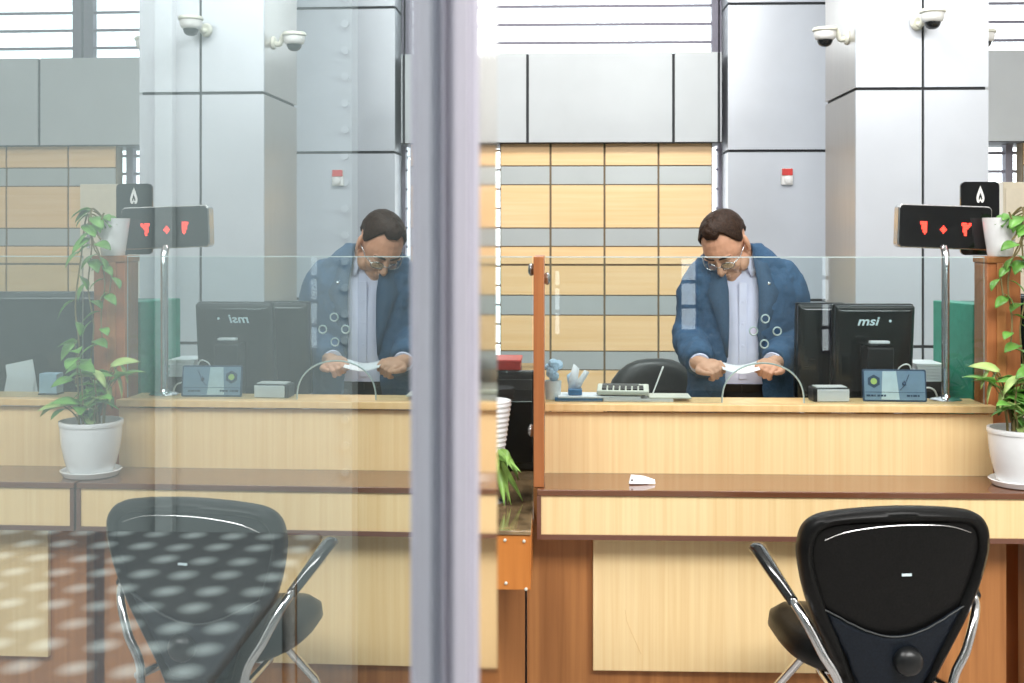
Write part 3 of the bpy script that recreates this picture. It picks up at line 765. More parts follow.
# left end of the counter: tape cup, tissues, papers, calculator
q = at(553, 398, 3.83); tp = thing('cup', 'pale cup stuffed with crumpled bluish paper beside the wood post', 'cup', (q.x, 3.83, z_top))
MB().lathe([(.020, 0), (.024, .002), (.027, .06), (.025, .06), (.022, .006), (.004, .005)], (0, 0, 0), 24).build('cup_body', M['white'], tp)
m = MB(); r = random.Random(4)
for i in range(9):
    m.ball((r.uniform(-.016, .02), r.uniform(-.012, .012), .075 + r.uniform(-.01, .045)), (.016, .012, .018), Euler((r.random() * 3, r.random() * 3, 0)).to_matrix(), 7, 5)
m.build('paper_wad', [M['bluepaper']], tp, smooth=0)
q = at(580, 400, 3.83); pb = thing('document_stack', 'flat stack of papers and folders on the counter top by the post', 'papers', (q.x, 3.835, z_top))
lx = lambda u: ax(u, 3.83) - q.x
for a, b, z0, z1, mm, nm in ((555, 602, 0, .010, 'blue', 'folder'), (558, 640, .010, .016, 'paper', 'sheets'), (603, 672, .0, .0098, 'paper', 'sheets'), (648, 690, .0100, .014, 'ivory', 'sheets')):
    s0 = MB(); s0.box(lx(a), lx(b), -.05, .055, z0, z1); s0.build(nm, M[mm], pb, bevel=.001)
tz = thing('tissue_box', 'small blue tissue holder with white tissue sticking up', 'tissue box', (ax(575, 3.83), 3.825, z_top + .0165))
MB().box(-.022, .022, -.025, .025, 0, .020).build('holder', M['blue'], tz, bevel=.004)
def sheet(pts_a, pts_b, name, mtl, parent):
    m = MB(); n = len(pts_a); m.add(list(pts_a) + list(pts_b), [(i, i + 1, n + i + 1, n + i) for i in range(n - 1)])
    o = m.build(name, mtl, parent, smooth=60); s = o.modifiers.new('s', 'SOLIDIFY'); s.thickness = .0009; return o
sheet([(-.022, -.005, .018), (-.020, .0, .05), (-.004, .006, .098)], [(.012, -.004, .018), (.010, .006, .055), (.014, .002, .082)], 'tissue', M['paper'], tz)
sheet([(-.004, -.012, .018), (.006, -.01, .045), (.030, -.012, .080)], [(.016, -.010, .018), (.026, -.006, .04), (.046, -.004, .072)], 'tissue', M['paper'], tz)
sheet([(-.018, .008, .018), (-.024, .012, .04), (-.026, .014, .060)], [(.0, .010, .018), (-.006, .016, .05), (-.012, .018, .07)], 'tissue', M['bluepaper'], tz)
ca = thing('calculator', 'grey desk calculator with dark keys on the papers', 'calculator', (ax(623, 3.84), 3.84, z_top + .0162), radians(-4))
R = Matrix.Translation((0, 0, .009)) @ Matrix.Rotation(radians(5), 4, 'X')
MB().box(-.082, .082, -.055, .055, -.001, .014).xf(R).build('case', M['ivory'], ca, bevel=.004)
MB().box(-.07, .07, -.045, .05, -.0045, -.0012).xf(R).build('foot', M['black'], ca)
m = MB()
for i in range(7):
    for j in range(3): m.box(-.066 + i * .0195, -.052 + i * .0195, -.044 + j * .020, -.031 + j * .020, .014, .019)
m.xf(R).build('keys', M['black'], ca, smooth=0)
MB().box(-.066, .05, .022, .044, .0142, .0165).xf(R).build('display_window', M['greyleather'], ca)
pen = MB(); pen.tube([at(653, 393, 3.87), at(663, 367, 3.90)], [.0022, .0030], 8, True)
tag(pen.build('pen', M['white']), 'thin white pen standing slanted in front of the grey chair', 'pen')
# folded card on the ledge
q = at(640, 481, 3.60); fc = thing('folded_card', 'white folded paper card lying on the dark ledge', 'card', (q.x, 3.60, z_led), radians(8))
m = MB(); m.add([(-.038, -.02, .004), (-.030, -.012, .030), (.012, .004, .022), (.044, -.006, .012), (.042, -.022, .002)], [(0, 1, 2, 3, 4)])
m.add([(-.030, -.012, .030), (.012, .004, .022), (.040, .02, .002), (-.030, .022, .001)], [(0, 1, 2, 3)])
o = m.build('card_sheet', M['paper'], fc, smooth=0); s = o.modifiers.new('s', 'SOLIDIFY'); s.thickness = .0012
MB().lathe([(.003, -.0185), (.003, -.0165)], (-.028, 0, .014), 12, 'y').build('hole', M['steel'], o)

# grey chair behind the counter
def rounded_pad(W, H, D, r, name, mt, parent, mtx):
    m = MB(); rs = []
    for ins, y in ((.06, -D * .5), (.03, -D * .48), (.01, -D * .36), (0, -D * .1), (0, D * .1), (.01, D * .36), (.03, D * .48), (.06, D * .5)):
        rs.append([(x, y, z) for x, z in rrect(W - 2 * ins, H - 2 * ins, max(.01, r - ins))])
    o = m.rings(rs).xf(mtx).build(name, mt, parent, smooth=70)
    return o
q = at(655, 380, 4.95); oc = thing('office_chair', 'dark grey office chair behind the counter beside the man', 'chair', (q.x, 4.95, 0), radians(8))
ztc_ = az(360, 4.9)
rounded_pad(.40, .50, .09, .17, 'backrest', M['greyleather'], oc, Matrix.Translation((0, -.0, ztc_ - .25)))
rounded_pad(.46, .46, .09, .10, 'seat', M['greyleather'], oc, Matrix.Translation((0, .22, .46)) @ Matrix.Rotation(pi / 2, 4, 'X'))
MB().tube([(0, .22, .06), (0, .22, .42)], .028, 14).build('gas_column', M['chrome'], oc)
MB().tube(cat_rom([(0, .2, .42), (0, .03, .44), (0, .05, .60), (0, .045, .72)], 6), .02, 10).build('back_support', M['black'], oc)
for i in range(5):
    a = 2 * pi * i / 5
    lg = MB().tube([(0, .22, .10), (.28 * cos(a), .22 + .28 * sin(a), .07)], [.022, .014], 10).build('leg', M['black'], oc)
    MB().lathe([(.026, -.018), (.028, 0), (.026, .018)], (.28 * cos(a), .22 + .28 * sin(a), .028), 16, 'x').build('caster', M['black'], lg)

# ------------------------------------------------------------------ wall fittings
def dome_camera(label, base, d, s=.74):
    """base: point on the wall, d: outward direction"""
    t = thing('security_camera', label, 'security camera', base, 0, 'dome security cameras')
    d = Vector(d).normalized(); rz = atan2(d.y, d.x)
    t.rotation_euler = (0, 0, rz); t.scale = (s, s, s)
    MB().lathe([(.042, 0), (.042, .012), (.034, .020)], (0, 0, -.03), 24, 'x').build('wall_plate', M['ivory'], t)
    MB().tube(cat_rom([(.015, 0, -.035), (.05, 0, -.04), (.065, 0, .0), (.085, 0, .022), (.14, 0, .026)], 6), .016, 12).build('bracket', M['ivory'], t)
    MB().lathe([(.02, .034), (.070, .030), (.076, .020), (.076, .012), (.072, .008)], (.145, 0, 0), 32).build('cap', M['ivory'], t)
    MB().lathe([(.067, .010), (.066, -.02), (.058, -.040), (.048, -.046)], (.145, 0, 0), 32).build('housing', M['white'], t)
    MB().lathe([(.047, -.044), (.045, -.060), (.036, -.075), (.02, -.085), (.002, -.088)], (.145, 0, 0), 28).build('dome', M['blackgloss'], t)
    return t
p = at(838, 44, 5.52)
dome_camera('white dome camera on the left side face of the pillar', (ax(856, YP), 5.50, az(34, 5.5)), (-1, -.15, 0))
dome_camera('white dome camera on the front face of the pillar', (ax(916, YP), YP, az(20, YP)), (.42, -1, 0))
dome_camera('white dome camera on the right side face of the pillar', (ax(988.5, YP), 5.72, az(36, 5.7)), (1, -.1, 0))
p = at(786.5, 177, YC); fa = thing('fire_alarm', 'small red and white fire alarm on the wide grey column', 'alarm', (p.x, YC, p.z))
MB().box(-.032, .032, -.022, 0, -.045, .048).build('backbox', M['white'], fa, bevel=.004)
MB().box(-.030, .030, -.030, -.0222, .008, .046).build('strobe', M['red'], fa, bevel=.003)
MB().lathe([(.022, -.0222), (.022, -.034), (.012, -.040)], (.004, 0, -.016), 20, 'y').build('sounder', M['white'], fa)
p = at(1003, 182, 6.2); ck = thing('cream_locker', 'tall cream metal locker behind the wood column', 'locker', (p.x + .14, 6.35, 0))
MB().box(-.14, .14, -.15, .2, 0, p.z).build('body', M['cream'], ck, bevel=.004)
dr = MB().box(-.13, .13, -.158, -.151, .06, p.z - .03).build('door', M['cream'], ck, bevel=.003)
MB().box(.08, .095, -.17, -.158, p.z - .34, p.z - .22).build('handle', M['steel'], dr)

# ------------------------------------------------------------------ the next station, seen in the glass
q = mir(40, 390, 4.1)
monitor('monitor', 'wide black monitor at the next station beyond the plants', (q.x, 4.15, DZ), radians(-6), .42, .36, None, 'monitors on the desk')
q = mir(54, 360, 3.86); nb = thing('note_block', 'small pale blue note block at the next station', 'note block', (q.x, 3.84, z_top))
MB().box(-.03, .03, -.025, .025, 0, .07).build('block', M['bluepaper'], nb, bevel=.002)
MB().box(-.032, .032, -.027, .027, -.0, .006).build('tray', M['black'], nb, bevel=.001)
q = mir(25, 330, 4.05); np_ = thing('paper_sheets', 'loose white sheets leaning at the next station', 'papers', (q.x, 4.0, DZ + .013), 0)
for i, (dx, dy, a) in enumerate(((-.05, 0, 12), (.03, -.012, -8))):
    m = MB(); m.box(-.05, .05, -.001, .001, 0, .30 - i * .05); m.xf(Matrix.Translation((dx, dy, 0)) @ Matrix.Rotation(radians(a), 4, 'Y') @ Matrix.Rotation(radians(-6), 4, 'X')); m.build('sheet', M['paper'], np_)

# ------------------------------------------------------------------ visitor chair
CH = at(893, 600, 2.93)
vc = thing('visitor_chair', 'black leather visitor chair with chrome frame facing the counter', 'chair', (CH.x - .035, 3.13, 0), radians(7))
YBk = -.22
def back_outline(n=72):
    half = [(.095, .375), (.112, .42), (.150, .50), (.188, .58), (.216, .66), (.231, .73), (.233, .77), (.222, .812), (.190, .838), (.13, .850), (.06, .856), (0, .858)]
    p = cat_rom([Vector((x, 0, z)) for x, z in half], 5)
    r_ = [(v.x, v.z) for v in p]; l_ = [(-x, z) for x, z in reversed(r_[:-1])]
    return r_ + l_
OUT = back_outline(); czb = .64
def inset(d, y, curve=.09):
    r = []
    for x, z in OUT:
        L = sqrt(x * x + (z - czb) ** 2); k = max(0., 1 - d / L)
        X, Z = x * k, czb + (z - czb) * k
        r.append((X, YBk + y + curve * X * X / .05 * .22 - (Z - .6) * .16, Z))
    return r
m = MB(); m.rings([inset(.042, -.016), inset(.034, -.016), inset(.028, -.029), inset(.016, -.034), inset(.005, -.026), inset(0, -.010), inset(0, .012), inset(.012, .034), inset(.05, .046), inset(.12, .040)])
m.build('backrest', M['leather'], vc, smooth=60)
m = MB(); m.rings([inset(.037, -.0185), inset(.044, -.0195), inset(.10, -.023), inset(.16, -.024), inset(.22, -.024)]); m.build('back_panel', M['leather'], vc, smooth=60)
# lower cover with a curved upper seam
def surf(x, z, y): return (x, YBk + y + .09 * x * x / .05 * .22 - (z - .6) * .16, z)
def halfw(z):
    best = .09
    for x, zz in OUT[:56]:
        if zz <= z + .004 and x > 0: best = max(best, x)
    return best
m = MB(); rs = []
nx = 24
for j in range(10):
    ring = []
    for i in range(nx + 1):
        s = -1 + 2 * i / nx
        top = .545 + .065 * s * s
        z = .40 + (top - .40) * j / 9
        x = s * (halfw(z) - .030)
        ring.append(surf(x, z, -.026 - .010 * (1 - s * s)))
    rs.append(ring)
m.rings(rs, closed=False, cap=False); o = m.build('lower_cover', M['leather2'], vc, smooth=60); sd = o.modifiers.new('s', 'SOLIDIFY'); sd.thickness = .006
p_ = [surf(s * (halfw(.545 + .065 * s * s) - .03), .545 + .065 * s * s, -.028 - .010 * (1 - s * s)) for s in [-1 + i / 12 for i in range(25)]]
MB().tube(p_, .0018, 6).build('piping', M['greyleather'], vc)
pt_ = [surf(x, z, -.0205) for x, z in [(-.178, .780), (-.13, .800), (-.05, .813), (.03, .816), (.12, .810), (.178, .792)]]
MB().tube(cat_rom(pt_, 5), .0012, 6).build('rim_highlight', M['steel'], vc)  # thin bright line modelling the highlight along the upper rim
MB().lathe([(.034, 0), (.036, -.012), (.030, -.026), (.016, -.034), (.002, -.036)], surf(.03, .485, -.034), 28, 'y').build('knob', M['black'], vc)
tgp = surf(.02, .695, -.025)
MB().box(tgp[0] - .012, tgp[0] + .012, tgp[1] - .0015, tgp[1], tgp[2] - .003, tgp[2] + .003).build('maker_tag', [M['signwhite']], vc)
# seat
m = MB(); rs = []
def seat_ring(ins, z):
    r = []
    for i in range(48):
        a = 2 * pi * i / 48; c, s = cos(a), sin(a)
        k = (abs(c) ** 2.8 + abs(s) ** 2.8) ** (-1 / 2.8)
        r.append(((.200 - ins) * c * k, .045 + (.225 - ins) * s * k, z - .05 * max(0, s) ** 3 * .5))
    return r
m.rings([seat_ring(.10, .405), seat_ring(.05, .408), seat_ring(.02, .425), seat_ring(.0, .455), seat_ring(.004, .485), seat_ring(.03, .505), seat_ring(.09, .512), seat_ring(.17, .508)])
m.build('seat', M['leather'], vc, smooth=70)
# chrome side frames: arm, down the back edge, floor leg
for s in (-1, 1):
    pts = [(s * .244, .0, .652), (s * .238, -.09, .635), (s * .221, -.195, .600), (s * .179, -.238, .51), (s * .137, -.25, .42), (s * .148, -.27, .25), (s * .225, -.30, .014)]
    fr = MB().tube(cat_rom(pts, 7), .0112, 12).build('side_frame', M['chrome'], vc)
    m = MB(); path = cat_rom([(s * .256, .035, .692), (s * .255, .0, .686), (s * .246, -.085, .655), (s * .230, -.178, .615)], 6)
    rs = []
    for i, p in enumerate(path):
        t = i / (len(path) - 1); w = .025 * (1 - .45 * t) * (0.55 if i == 0 else (.85 if i == 1 else 1)); h = .013
        rs.append([p + Vector((w * cos(2 * pi * k / 14), 0, h * sin(2 * pi * k / 14))) for k in range(14)])
    m.rings(rs).build('armrest', M['blackgloss'], vc, smooth=60)
    MB().tube([(s * .14, .02, .405), (s * .185, .10, .30), (s * .25, .22, .014)], .0112, 12).build('front_leg', M['chrome'], vc)
MB().tube([(-.145, -.25, .41), (-.12, -.05, .398), (.12, -.05, .398), (.145, -.25, .41)], .011, 10).build('crossbar', M['chrome'], vc)

# ------------------------------------------------------------------ the man
PX, PY = .690, 4.47; XO = -.014
HC = Vector((.617, 4.375, az(246, 4.37)))
yaw, pitch, roll = radians(-33), radians(45), radians(-5)
# head frame: x to the viewer's right, y forwards (towards the counter), z up
Rh = Matrix.Rotation(yaw, 3, 'Z') @ Matrix.Rotation(roll, 3, 'Y') @ Matrix.Rotation(pitch, 3, 'X') @ Matrix(((1, 0, 0), (0, -1, 0), (0, 0, 1)))
def hp_(x, f, u): return HC + Rh @ Vector((x, f, u))
def hball(mb, c, r, rot=None): mb.ball(hp_(*c), r, Rh @ (rot or Matrix.Identity(3)), 22, 14)
body = MB()
hball(body, (0, -.012, .036), (.077, .098, .085))
hball(body, (0, .018, .020), (.071, .075, .075))
hball(body, (0, .026, -.045), (.060, .062, .060))
hball(body, (0, .040, -.078), (.044, .046, .038))
hball(body, (0, .066, -.098), (.024, .020, .018))
for s in (-1, 1):
    hball(body, (s * .036, .062, -.028), (.026, .026, .026))       # cheek
    hball(body, (s * .030, .082, .022), (.026, .011, .008))        # brow ridge
    hball(body, (s * .031, .080, .001), (.017, .010, .009))        # lid
    hball(body, (s * .052, .024, -.062), (.020, .038, .028))       # jaw
    er = Matrix.Rotation(s * radians(-18), 3, 'Z')
    hball(body, (s * .080, -.012, .0), (.009, .019, .032), er)
    hball(body, (s * .079, -.006, -.026), (.008, .010, .012), er)
    hball(body, (s * .011, .099, -.034), (.0075, .009, .0065))
body.tube([hp_(0, .088, .014), hp_(0, .099, -.006), hp_(0, .110, -.026), hp_(0, .108, -.034)], [.008, .0095, .012, .011], 12, True)
hball(body, (0, .089, -.060), (.021, .009, .005)); hball(body, (0, .087, -.069), (.018, .009, .006))
body.tube([hp_(.004, -.02, -.03), hp_(.012, -.03, -.085), (.676, 4.46, 1.385), (.69, 4.475, 1.33)], [.060, .062, .066, .078], 18, True)
# trunk and legs
def ring(c, a, b, n=36, e=2.4):
    r = []
    for i in range(n):
        t = 2 * pi * i / n; k = (abs(cos(t)) ** e + abs(sin(t)) ** e) ** (-1 / e)
        r.append(Vector((c[0] + a * cos(t) * k, c[1] + b * sin(t) * k, c[2])))
    return r
body.rings([ring((PX, PY, .86), .15, .10), ring((PX, PY, 1.0), .15, .10), ring((PX, PY, 1.15), .155, .10), ring((PX, PY, 1.28), .165, .10), ring((PX - .005, PY, 1.36), .12, .075), ring((PX - .01, PY, 1.40), .07, .06)])
SL, EL, WL = Vector((.545, 4.47, 1.350)), Vector((.499, 4.43, 1.125)), Vector((.503, 4.21, 1.055))
SR, ER, WR = Vector((.845, 4.47, 1.350)), Vector((.885, 4.43, 1.115)), Vector((.760, 4.21, 1.058))
for S, E, W in ((SL, EL, WL), (SR, ER, WR)):
    body.tube([S, (S + E) / 2, E, (E * .6 + W * .4), W], [.052, .046, .040, .037, .027], 14, True)
for s in (-1, 1):
    body.tube([(PX + s * .085, PY, .90), (PX + s * .09, PY - .01, .50), (PX + s * .095, PY + .01, .30), (PX + s * .10, PY + .01, .08)], [.082, .055, .05, .036], 16, True)
    body.tube([(PX + s * .10, PY + .02, .055), (PX + s * .105, PY - .06, .045), (PX + s * .11, PY - .15, .035)], [.036, .036, .03], 12, True)
# hands, pinching the slip between thumb and fingers
def hand(mb, W, tgt, s):
    """W wrist, tgt where the slip is pinched; s=+1 when the slip lies to the viewer's right of the hand"""
    fwd = Vector((s * .50, -.80, -.10)).normalized(); up = Vector((-s * .25, -.30, .90)); side = fwd.cross(up).normalized(); up = side.cross(fwd).normalized()
    Rm = Matrix((fwd, side, up)).transposed()                     # local x along the hand, y across, z back of hand
    k = W + fwd * .048
    mb.ball(W + fwd * .045, (.046, .040, .019), Rm, 18, 12)
    mb.ball(W + fwd * .015, (.032, .027, .020), Rm, 18, 12)
    mb.tube([W - fwd * .02, W + fwd * .02], [.026, .024], 12, True)
    for i, (yy, L) in enumerate(((-.030, .92), (-.0095, 1.0), (.011, .95), (.031, .76))):
        b = W + Rm @ Vector((.074, yy * .95 * (-s), .004))
        p1 = b + Rm @ Vector((.020 * L, yy * .02 * s, -.013)); p2 = p1 + Rm @ Vector((-.004 * L, yy * .06 * s, -.023 * L)); p3 = p2 + Rm @ Vector((-.022 * L, yy * .06 * s, -.004 * L))
        mb.tube([W + Rm @ Vector((.045, yy * .8 * (-s), .0)), b, p1, p2, p3], [.0092, .0092, .0084, .0078, .0068], 10, True)
    # thumb leaves the near side of the palm and lies along the slip
    b = W + Rm @ Vector((.022, .026 * s, -.004)); p1 = b + Rm @ Vector((.026, .022 * s, .006)); p2 = p1 + Rm @ Vector((.030, .004 * s, .004)); p3 = p2 + Rm @ Vector((.022, -.008 * s, -.003))
    mb.tube([b, p1, p2, p3], [.013, .0108, .0096, .0080], 10, True)
    return Rm
hand(body, WL + Vector((.000, -.026, .0)), None, 1); hand(body, WR + Vector((-.000, -.026, .0)), None, -1)
man = body.build('person', M['skin'], None, smooth=180)
tag(man, 'person in blue suit jacket and lilac shirt reading a slip of paper behind the counter', 'person')
base = Vector((PX, PY, 0)); man.location = base; man.data.transform(Matrix.Translation(-base))
rm = man.modifiers.new('r', 'REMESH'); rm.mode = 'VOXEL'; rm.voxel_size = .0028; rm.use_smooth_shade = True
sm = man.modifiers.new('s', 'SMOOTH'); sm.factor = .5; sm.iterations = 3
def wear(mb, name, mt, smooth=60):
    for i in range(len(mb.v)): mb.v[i] = mb.v[i] - base
    return mb.build(name, mt, man, smooth=smooth)
# hair: cap over the skull with a receding hairline
m = MB(); nu, nv = 64, 30; idx = {}; vs = []; fs = []
def hairline(az_):       # lowest elevation (radians) the hair reaches at azimuth az_ (0 = face, pi = nape)
    a = abs(az_)
    pts = [(0, .74), (.35, .70), (.60, .84), (.85, .66), (1.05, .30), (1.25, -.05), (1.45, -.10), (1.60, .18), (1.85, .10), (2.1, -.35), (2.6, -.62), (pi, -.68)]
    for (x0, y0_), (x1, y1_) in zip(pts[:-1], pts[1:]):
        if x0 <= a <= x1: return y0_ + (y1_ - y0_) * (a - x0) / (x1 - x0)
    return -.6
for i in range(nu):
    A = -pi + 2 * pi * i / nu; h0 = hairline(A)
    for j in range(nv + 1):
        e = h0 + (pi / 2 - .02 - h0) * j / nv
        d = Vector((cos(e) * sin(A), cos(e) * cos(A), sin(e)))
        t_ = 1.06 + .05 * max(0, sin(e)) + .26 * max(0, cos(A)) ** 2 * max(0, min(1, (e - .55) * 2.2)) * max(0, cos(e)) ** .5
        fade = min(1, j / 3); t_ = 1.0 + (t_ - 1.0) * (.35 + .65 * fade)
        n_ = noise.noise(Vector((A * 3, e * 9, 1.3))) * .024 + noise.noise(Vector((A * 11, e * 5, 4))) * .028
        t_ += n_ * fade
        vs.append(hp_(d.x * .079 * t_, -.012 + d.y * .100 * t_, .036 + d.z * .087 * t_))
for i in range(nu):
    for j in range(nv):
        a = i * (nv + 1) + j; b = ((i + 1) % nu) * (nv + 1) + j
        fs.append((a, b, b + 1, a + 1))
m.add(vs, fs); o = wear(m, 'hair', M['hair']); sd = o.modifiers.new('s', 'SOLIDIFY'); sd.thickness = .006; sd.offset = -1
for s in (-1, 1):
    m = MB(); m.tube([hp_(s * .012, .094, .024), hp_(s * .030, .095, .031), hp_(s * .050, .080, .024)], [.0035, .0045, .003], 8, True); wear(m, 'eyebrow', M['hair'])
    m = MB(); hball(m, (s * .031, .0865, -.002), (.013, .006, .004)); wear(m, 'eye', M['black'])
# spectacles
m = MB()
for s in (-1, 1):
    r_ = [hp_(s * .033 + .024 * cos(t), .104 - .012 * abs(s * .033 + .024 * cos(t)) / .06, -.006 + .016 * sin(t)) for t in [2 * pi * i / 24 for i in range(25)]]
    m.tube(r_, .0014, 6)
    m.tube([hp_(s * .056, .096, 0), hp_(s * .074, .06, .002), hp_(s * .080, .0, .008), hp_(s * .080, -.015, -.004)], .0017, 6)
m.tube([hp_(-.009, .107, -.003), hp_(0, .111, 0), hp_(.009, .107, -.003)], .0014, 6)
gl = wear(m, 'eyeglasses', M['steel'])
for s in (-1, 1):
    m = MB(); c = hp_(s * .033, .102, -.006)
    m.rings([[hp_(s * .033 + .023 * cos(2 * pi * i / 20), y - .012 * abs(s * .033 + .023 * cos(2 * pi * i / 20)) / .06, -.006 + .015 * sin(2 * pi * i / 20)) for i in range(20)] for y in (.103, .1045)])
    for i in range(len(m.v)): m.v[i] = m.v[i] - base
    m.build('lens', M['lens'], gl)
# shirt
m = MB()
m.rings([ring((PX, PY, .90), .165, .112), ring((PX, PY, 1.0), .165, .114), ring((PX, PY, 1.12), .168, .114), ring((PX, PY, 1.24), .172, .112), ring((PX - .004, PY - .002, 1.33), .16, .098), ring((PX - .012, PY - .004, 1.375), .105, .085), ring((PX - .018, PY - .008, 1.40), .078, .074)], cap=True)
wear(m, 'shirt', M['shirt'])
sh = man.children[-1]
m = MB()     # collar: band and two points
for s in (-1, 1):
    c0 = Vector((PX - .014, PY - .016, 1.402))
    def cp(t, r, dz): return c0 + Vector((s * r * sin(t), -r * .95 * cos(t), dz))
    up_ = [cp(t, .074, .030 + .010 * t) for t in [i * pi / 10 for i in range(11)]]
    lo_ = [cp(t, .088, -.012) + (Vector((s * .006, -.014, -.040)) if i == 1 else (Vector((s * .014, -.006, -.016)) if i == 2 else Vector())) for i, t in enumerate([i * pi / 10 for i in range(11)])]
    lo_[0] = lo_[0] + Vector((s * .012, -.004, .006))
    n_ = len(up_); m.add(up_ + lo_, [(i, i + 1, n_ + i + 1, n_ + i) for i in range(n_ - 1)])
for i in range(len(m.v)): m.v[i] = m.v[i] - base
o = m.build('collar', M['shirt'], sh, smooth=60); sd = o.modifiers.new('s', 'SOLIDIFY'); sd.thickness = .003
m = MB(); m.box(PX + XO - .014, PX + XO + .014, PY - .1195, PY - .112, .98, 1.33)
for z in (1.02, 1.10, 1.18, 1.26): m.lathe([(.005, PY - .122), (.005, PY - .119)], (PX + XO, 0, z), 10, 'y')
for i in range(len(m.v)): m.v[i] = m.v[i] - base
m.build('placket', M['shirt'], sh, bevel=.001)
# jacket: open-fronted shell with sleeves
prof = [(.80, .208, .142, .085), (.90, .200, .140, .074), (1.0, .192, .136, .060), (1.10, .190, .134, .054), (1.20, .198, .134, .054), (1.29, .207, .128, .056), (1.345, .200, .114, .060), (1.39, .172, .100, .060), (1.425, .128, .090, .058), (1.452, .096, .084, .055), (1.468, .084, .080, .052)]
m = MB(); rs = []; NA = 40
for z, a, b, gap in prof:
    cxx = PX - max(0, z - 1.30) * .12; cyy = PY - max(0, z - 1.30) * .05
    aL = math.asin((gap - XO) / a); aR = math.asin((gap + XO) / a); rg = []
    for i in range(NA + 1):
        t = -pi / 2 + aR + (2 * pi - aR - aL) * i / NA
        e = 2.5; k = (abs(cos(t)) ** e + abs(sin(t)) ** e) ** (-1 / e)
        w_n = noise.noise(Vector((t * 2.2, z * 9, 2))) * .004
        rg.append(Vector((cxx + (a + w_n) * cos(t) * k, cyy + (b + w_n) * sin(t) * k, z)))
    rs.append(rg)
m.rings(rs, closed=False, cap=False)
def sleeve(S, E, W, s):
    up1 = S + Vector((-s * .0, 0, .0))
    pts = cat_rom([S + Vector((s * -.02, 0, .012)), S * .75 + E * .25 + Vector((s * .006, 0, 0)), (S + E) / 2 + Vector((s * .004, .004, 0)), E + Vector((s * .002, .012, -.004)), E * .62 + W * .38 + Vector((0, .006, -.008)), W * .86 + E * .14, W + (W - E).normalized() * -.005], 5)
    n = len(pts); rr = []
    for i in range(n):
        t = i / (n - 1); q_ = [(0, .058), (.12, .068), (.35, .064), (.52, .062), (.7, .056), (1, .042)]
        for (x0, y0_), (x1, y1_) in zip(q_[:-1], q_[1:]):
            if x0 <= t <= x1: r_ = y0_ + (y1_ - y0_) * (t - x0) / (x1 - x0)
        if .35 < t < .9: r_ += .0028 * sin(t * 95) + .002 * sin(t * 53 + 1)
        rr.append(r_)
    m.tube(pts, rr, 22, False)
    # rounded shoulder cap
    m.ball(S + Vector((s * -.012, 0, .002)), (.068, .068, .056), None, 20, 12)
sleeve(SL, EL, WL, -1); sleeve(SR, ER, WR, 1)
jk = wear(m, 'jacket', M['suit'], 50); sd = jk.modifiers.new('s', 'SOLIDIFY'); sd.thickness = .010; sd.offset = 0
rm = jk.modifiers.new('r', 'REMESH'); rm.mode = 'VOXEL'; rm.voxel_size = .0036; rm.use_smooth_shade = True
sm = jk.modifiers.new('sm', 'SMOOTH'); sm.factor = .5; sm.iterations = 8
tx = bpy.data.textures.new('cloth_folds', 'CLOUDS'); tx.noise_scale = .075; tx.noise_depth = 2
dp = jk.modifiers.new('d', 'DISPLACE'); dp.texture = tx; dp.strength = .022; dp.mid_level = .5
# lapels
for s in (-1, 1):
    def fy(z, x):      # front of the jacket at height z
        for (z0, a0_, b0_, g0), (z1, a1_, b1_, g1) in zip(prof[:-1], prof[1:]):
            if z0 <= z <= z1:
                t = (z - z0) / (z1 - z0); a = a0_ + (a1_ - a0_) * t; b = b0_ + (b1_ - b0_) * t
                cy = PY - max(0, z - 1.30) * .05; xx = min(.97, abs(x) / a)
                return cy - b * (1 - xx ** 2.5) ** (1 / 2.5)
        return PY - .08
    def lq(x, z, o_=.012): return (PX + XO - max(0, z - 1.30) * .12 + s * x, fy(z, x) - o_, z)
    inn = [lq(.056, 1.06, .006), lq(.053, 1.14), lq(.052, 1.22), lq(.053, 1.30), lq(.054, 1.36), lq(.052, 1.41), lq(.058, 1.462)]
    out = [lq(.062, 1.06, .006), lq(.082, 1.14), lq(.104, 1.22), lq(.128, 1.295), lq(.108, 1.335), lq(.104, 1.385), lq(.084, 1.455)]
    m = MB(); n_ = len(inn); m.add(inn + out, [(i, i + 1, n_ + i + 1, n_ + i) for i in range(n_ - 1)])
    for i in range(len(m.v)): m.v[i] = m.v[i] - base
    o = m.build('lapel', M['suitdark'], jk, smooth=40); sd = o.modifiers.new('s', 'SOLIDIFY'); sd.thickness = .004; sd.offset = 0
    if s == 1:
        m = MB(); m.ball(Vector(lq(.095, 1.325, .013)) - base, (.006, .003, .006)); m.build('lapel_pin', M['chrome'], jk)
    # breast / hip pocket flap
    m = MB(); z = 1.0; m.add([lq(.105, z + .02, .004), lq(.165, z + .026, .004), lq(.168, z - .016, .005), lq(.106, z - .022, .005)], [(0, 1, 2, 3)])
    for i in range(len(m.v)): m.v[i] = m.v[i] - base
    o = m.build('pocket_flap', M['suitdark'], jk); sd = o.modifiers.new('s', 'SOLIDIFY'); sd.thickness = .004
# cuffs
for W, E in ((WL, EL), (WR, ER)):
    d = (W - E).normalized(); m = MB(); m.tube([W - d * .02 - base, W + d * .012 - base], [.037, .036], 20); m.build('cuff', M['shirt'], sh)
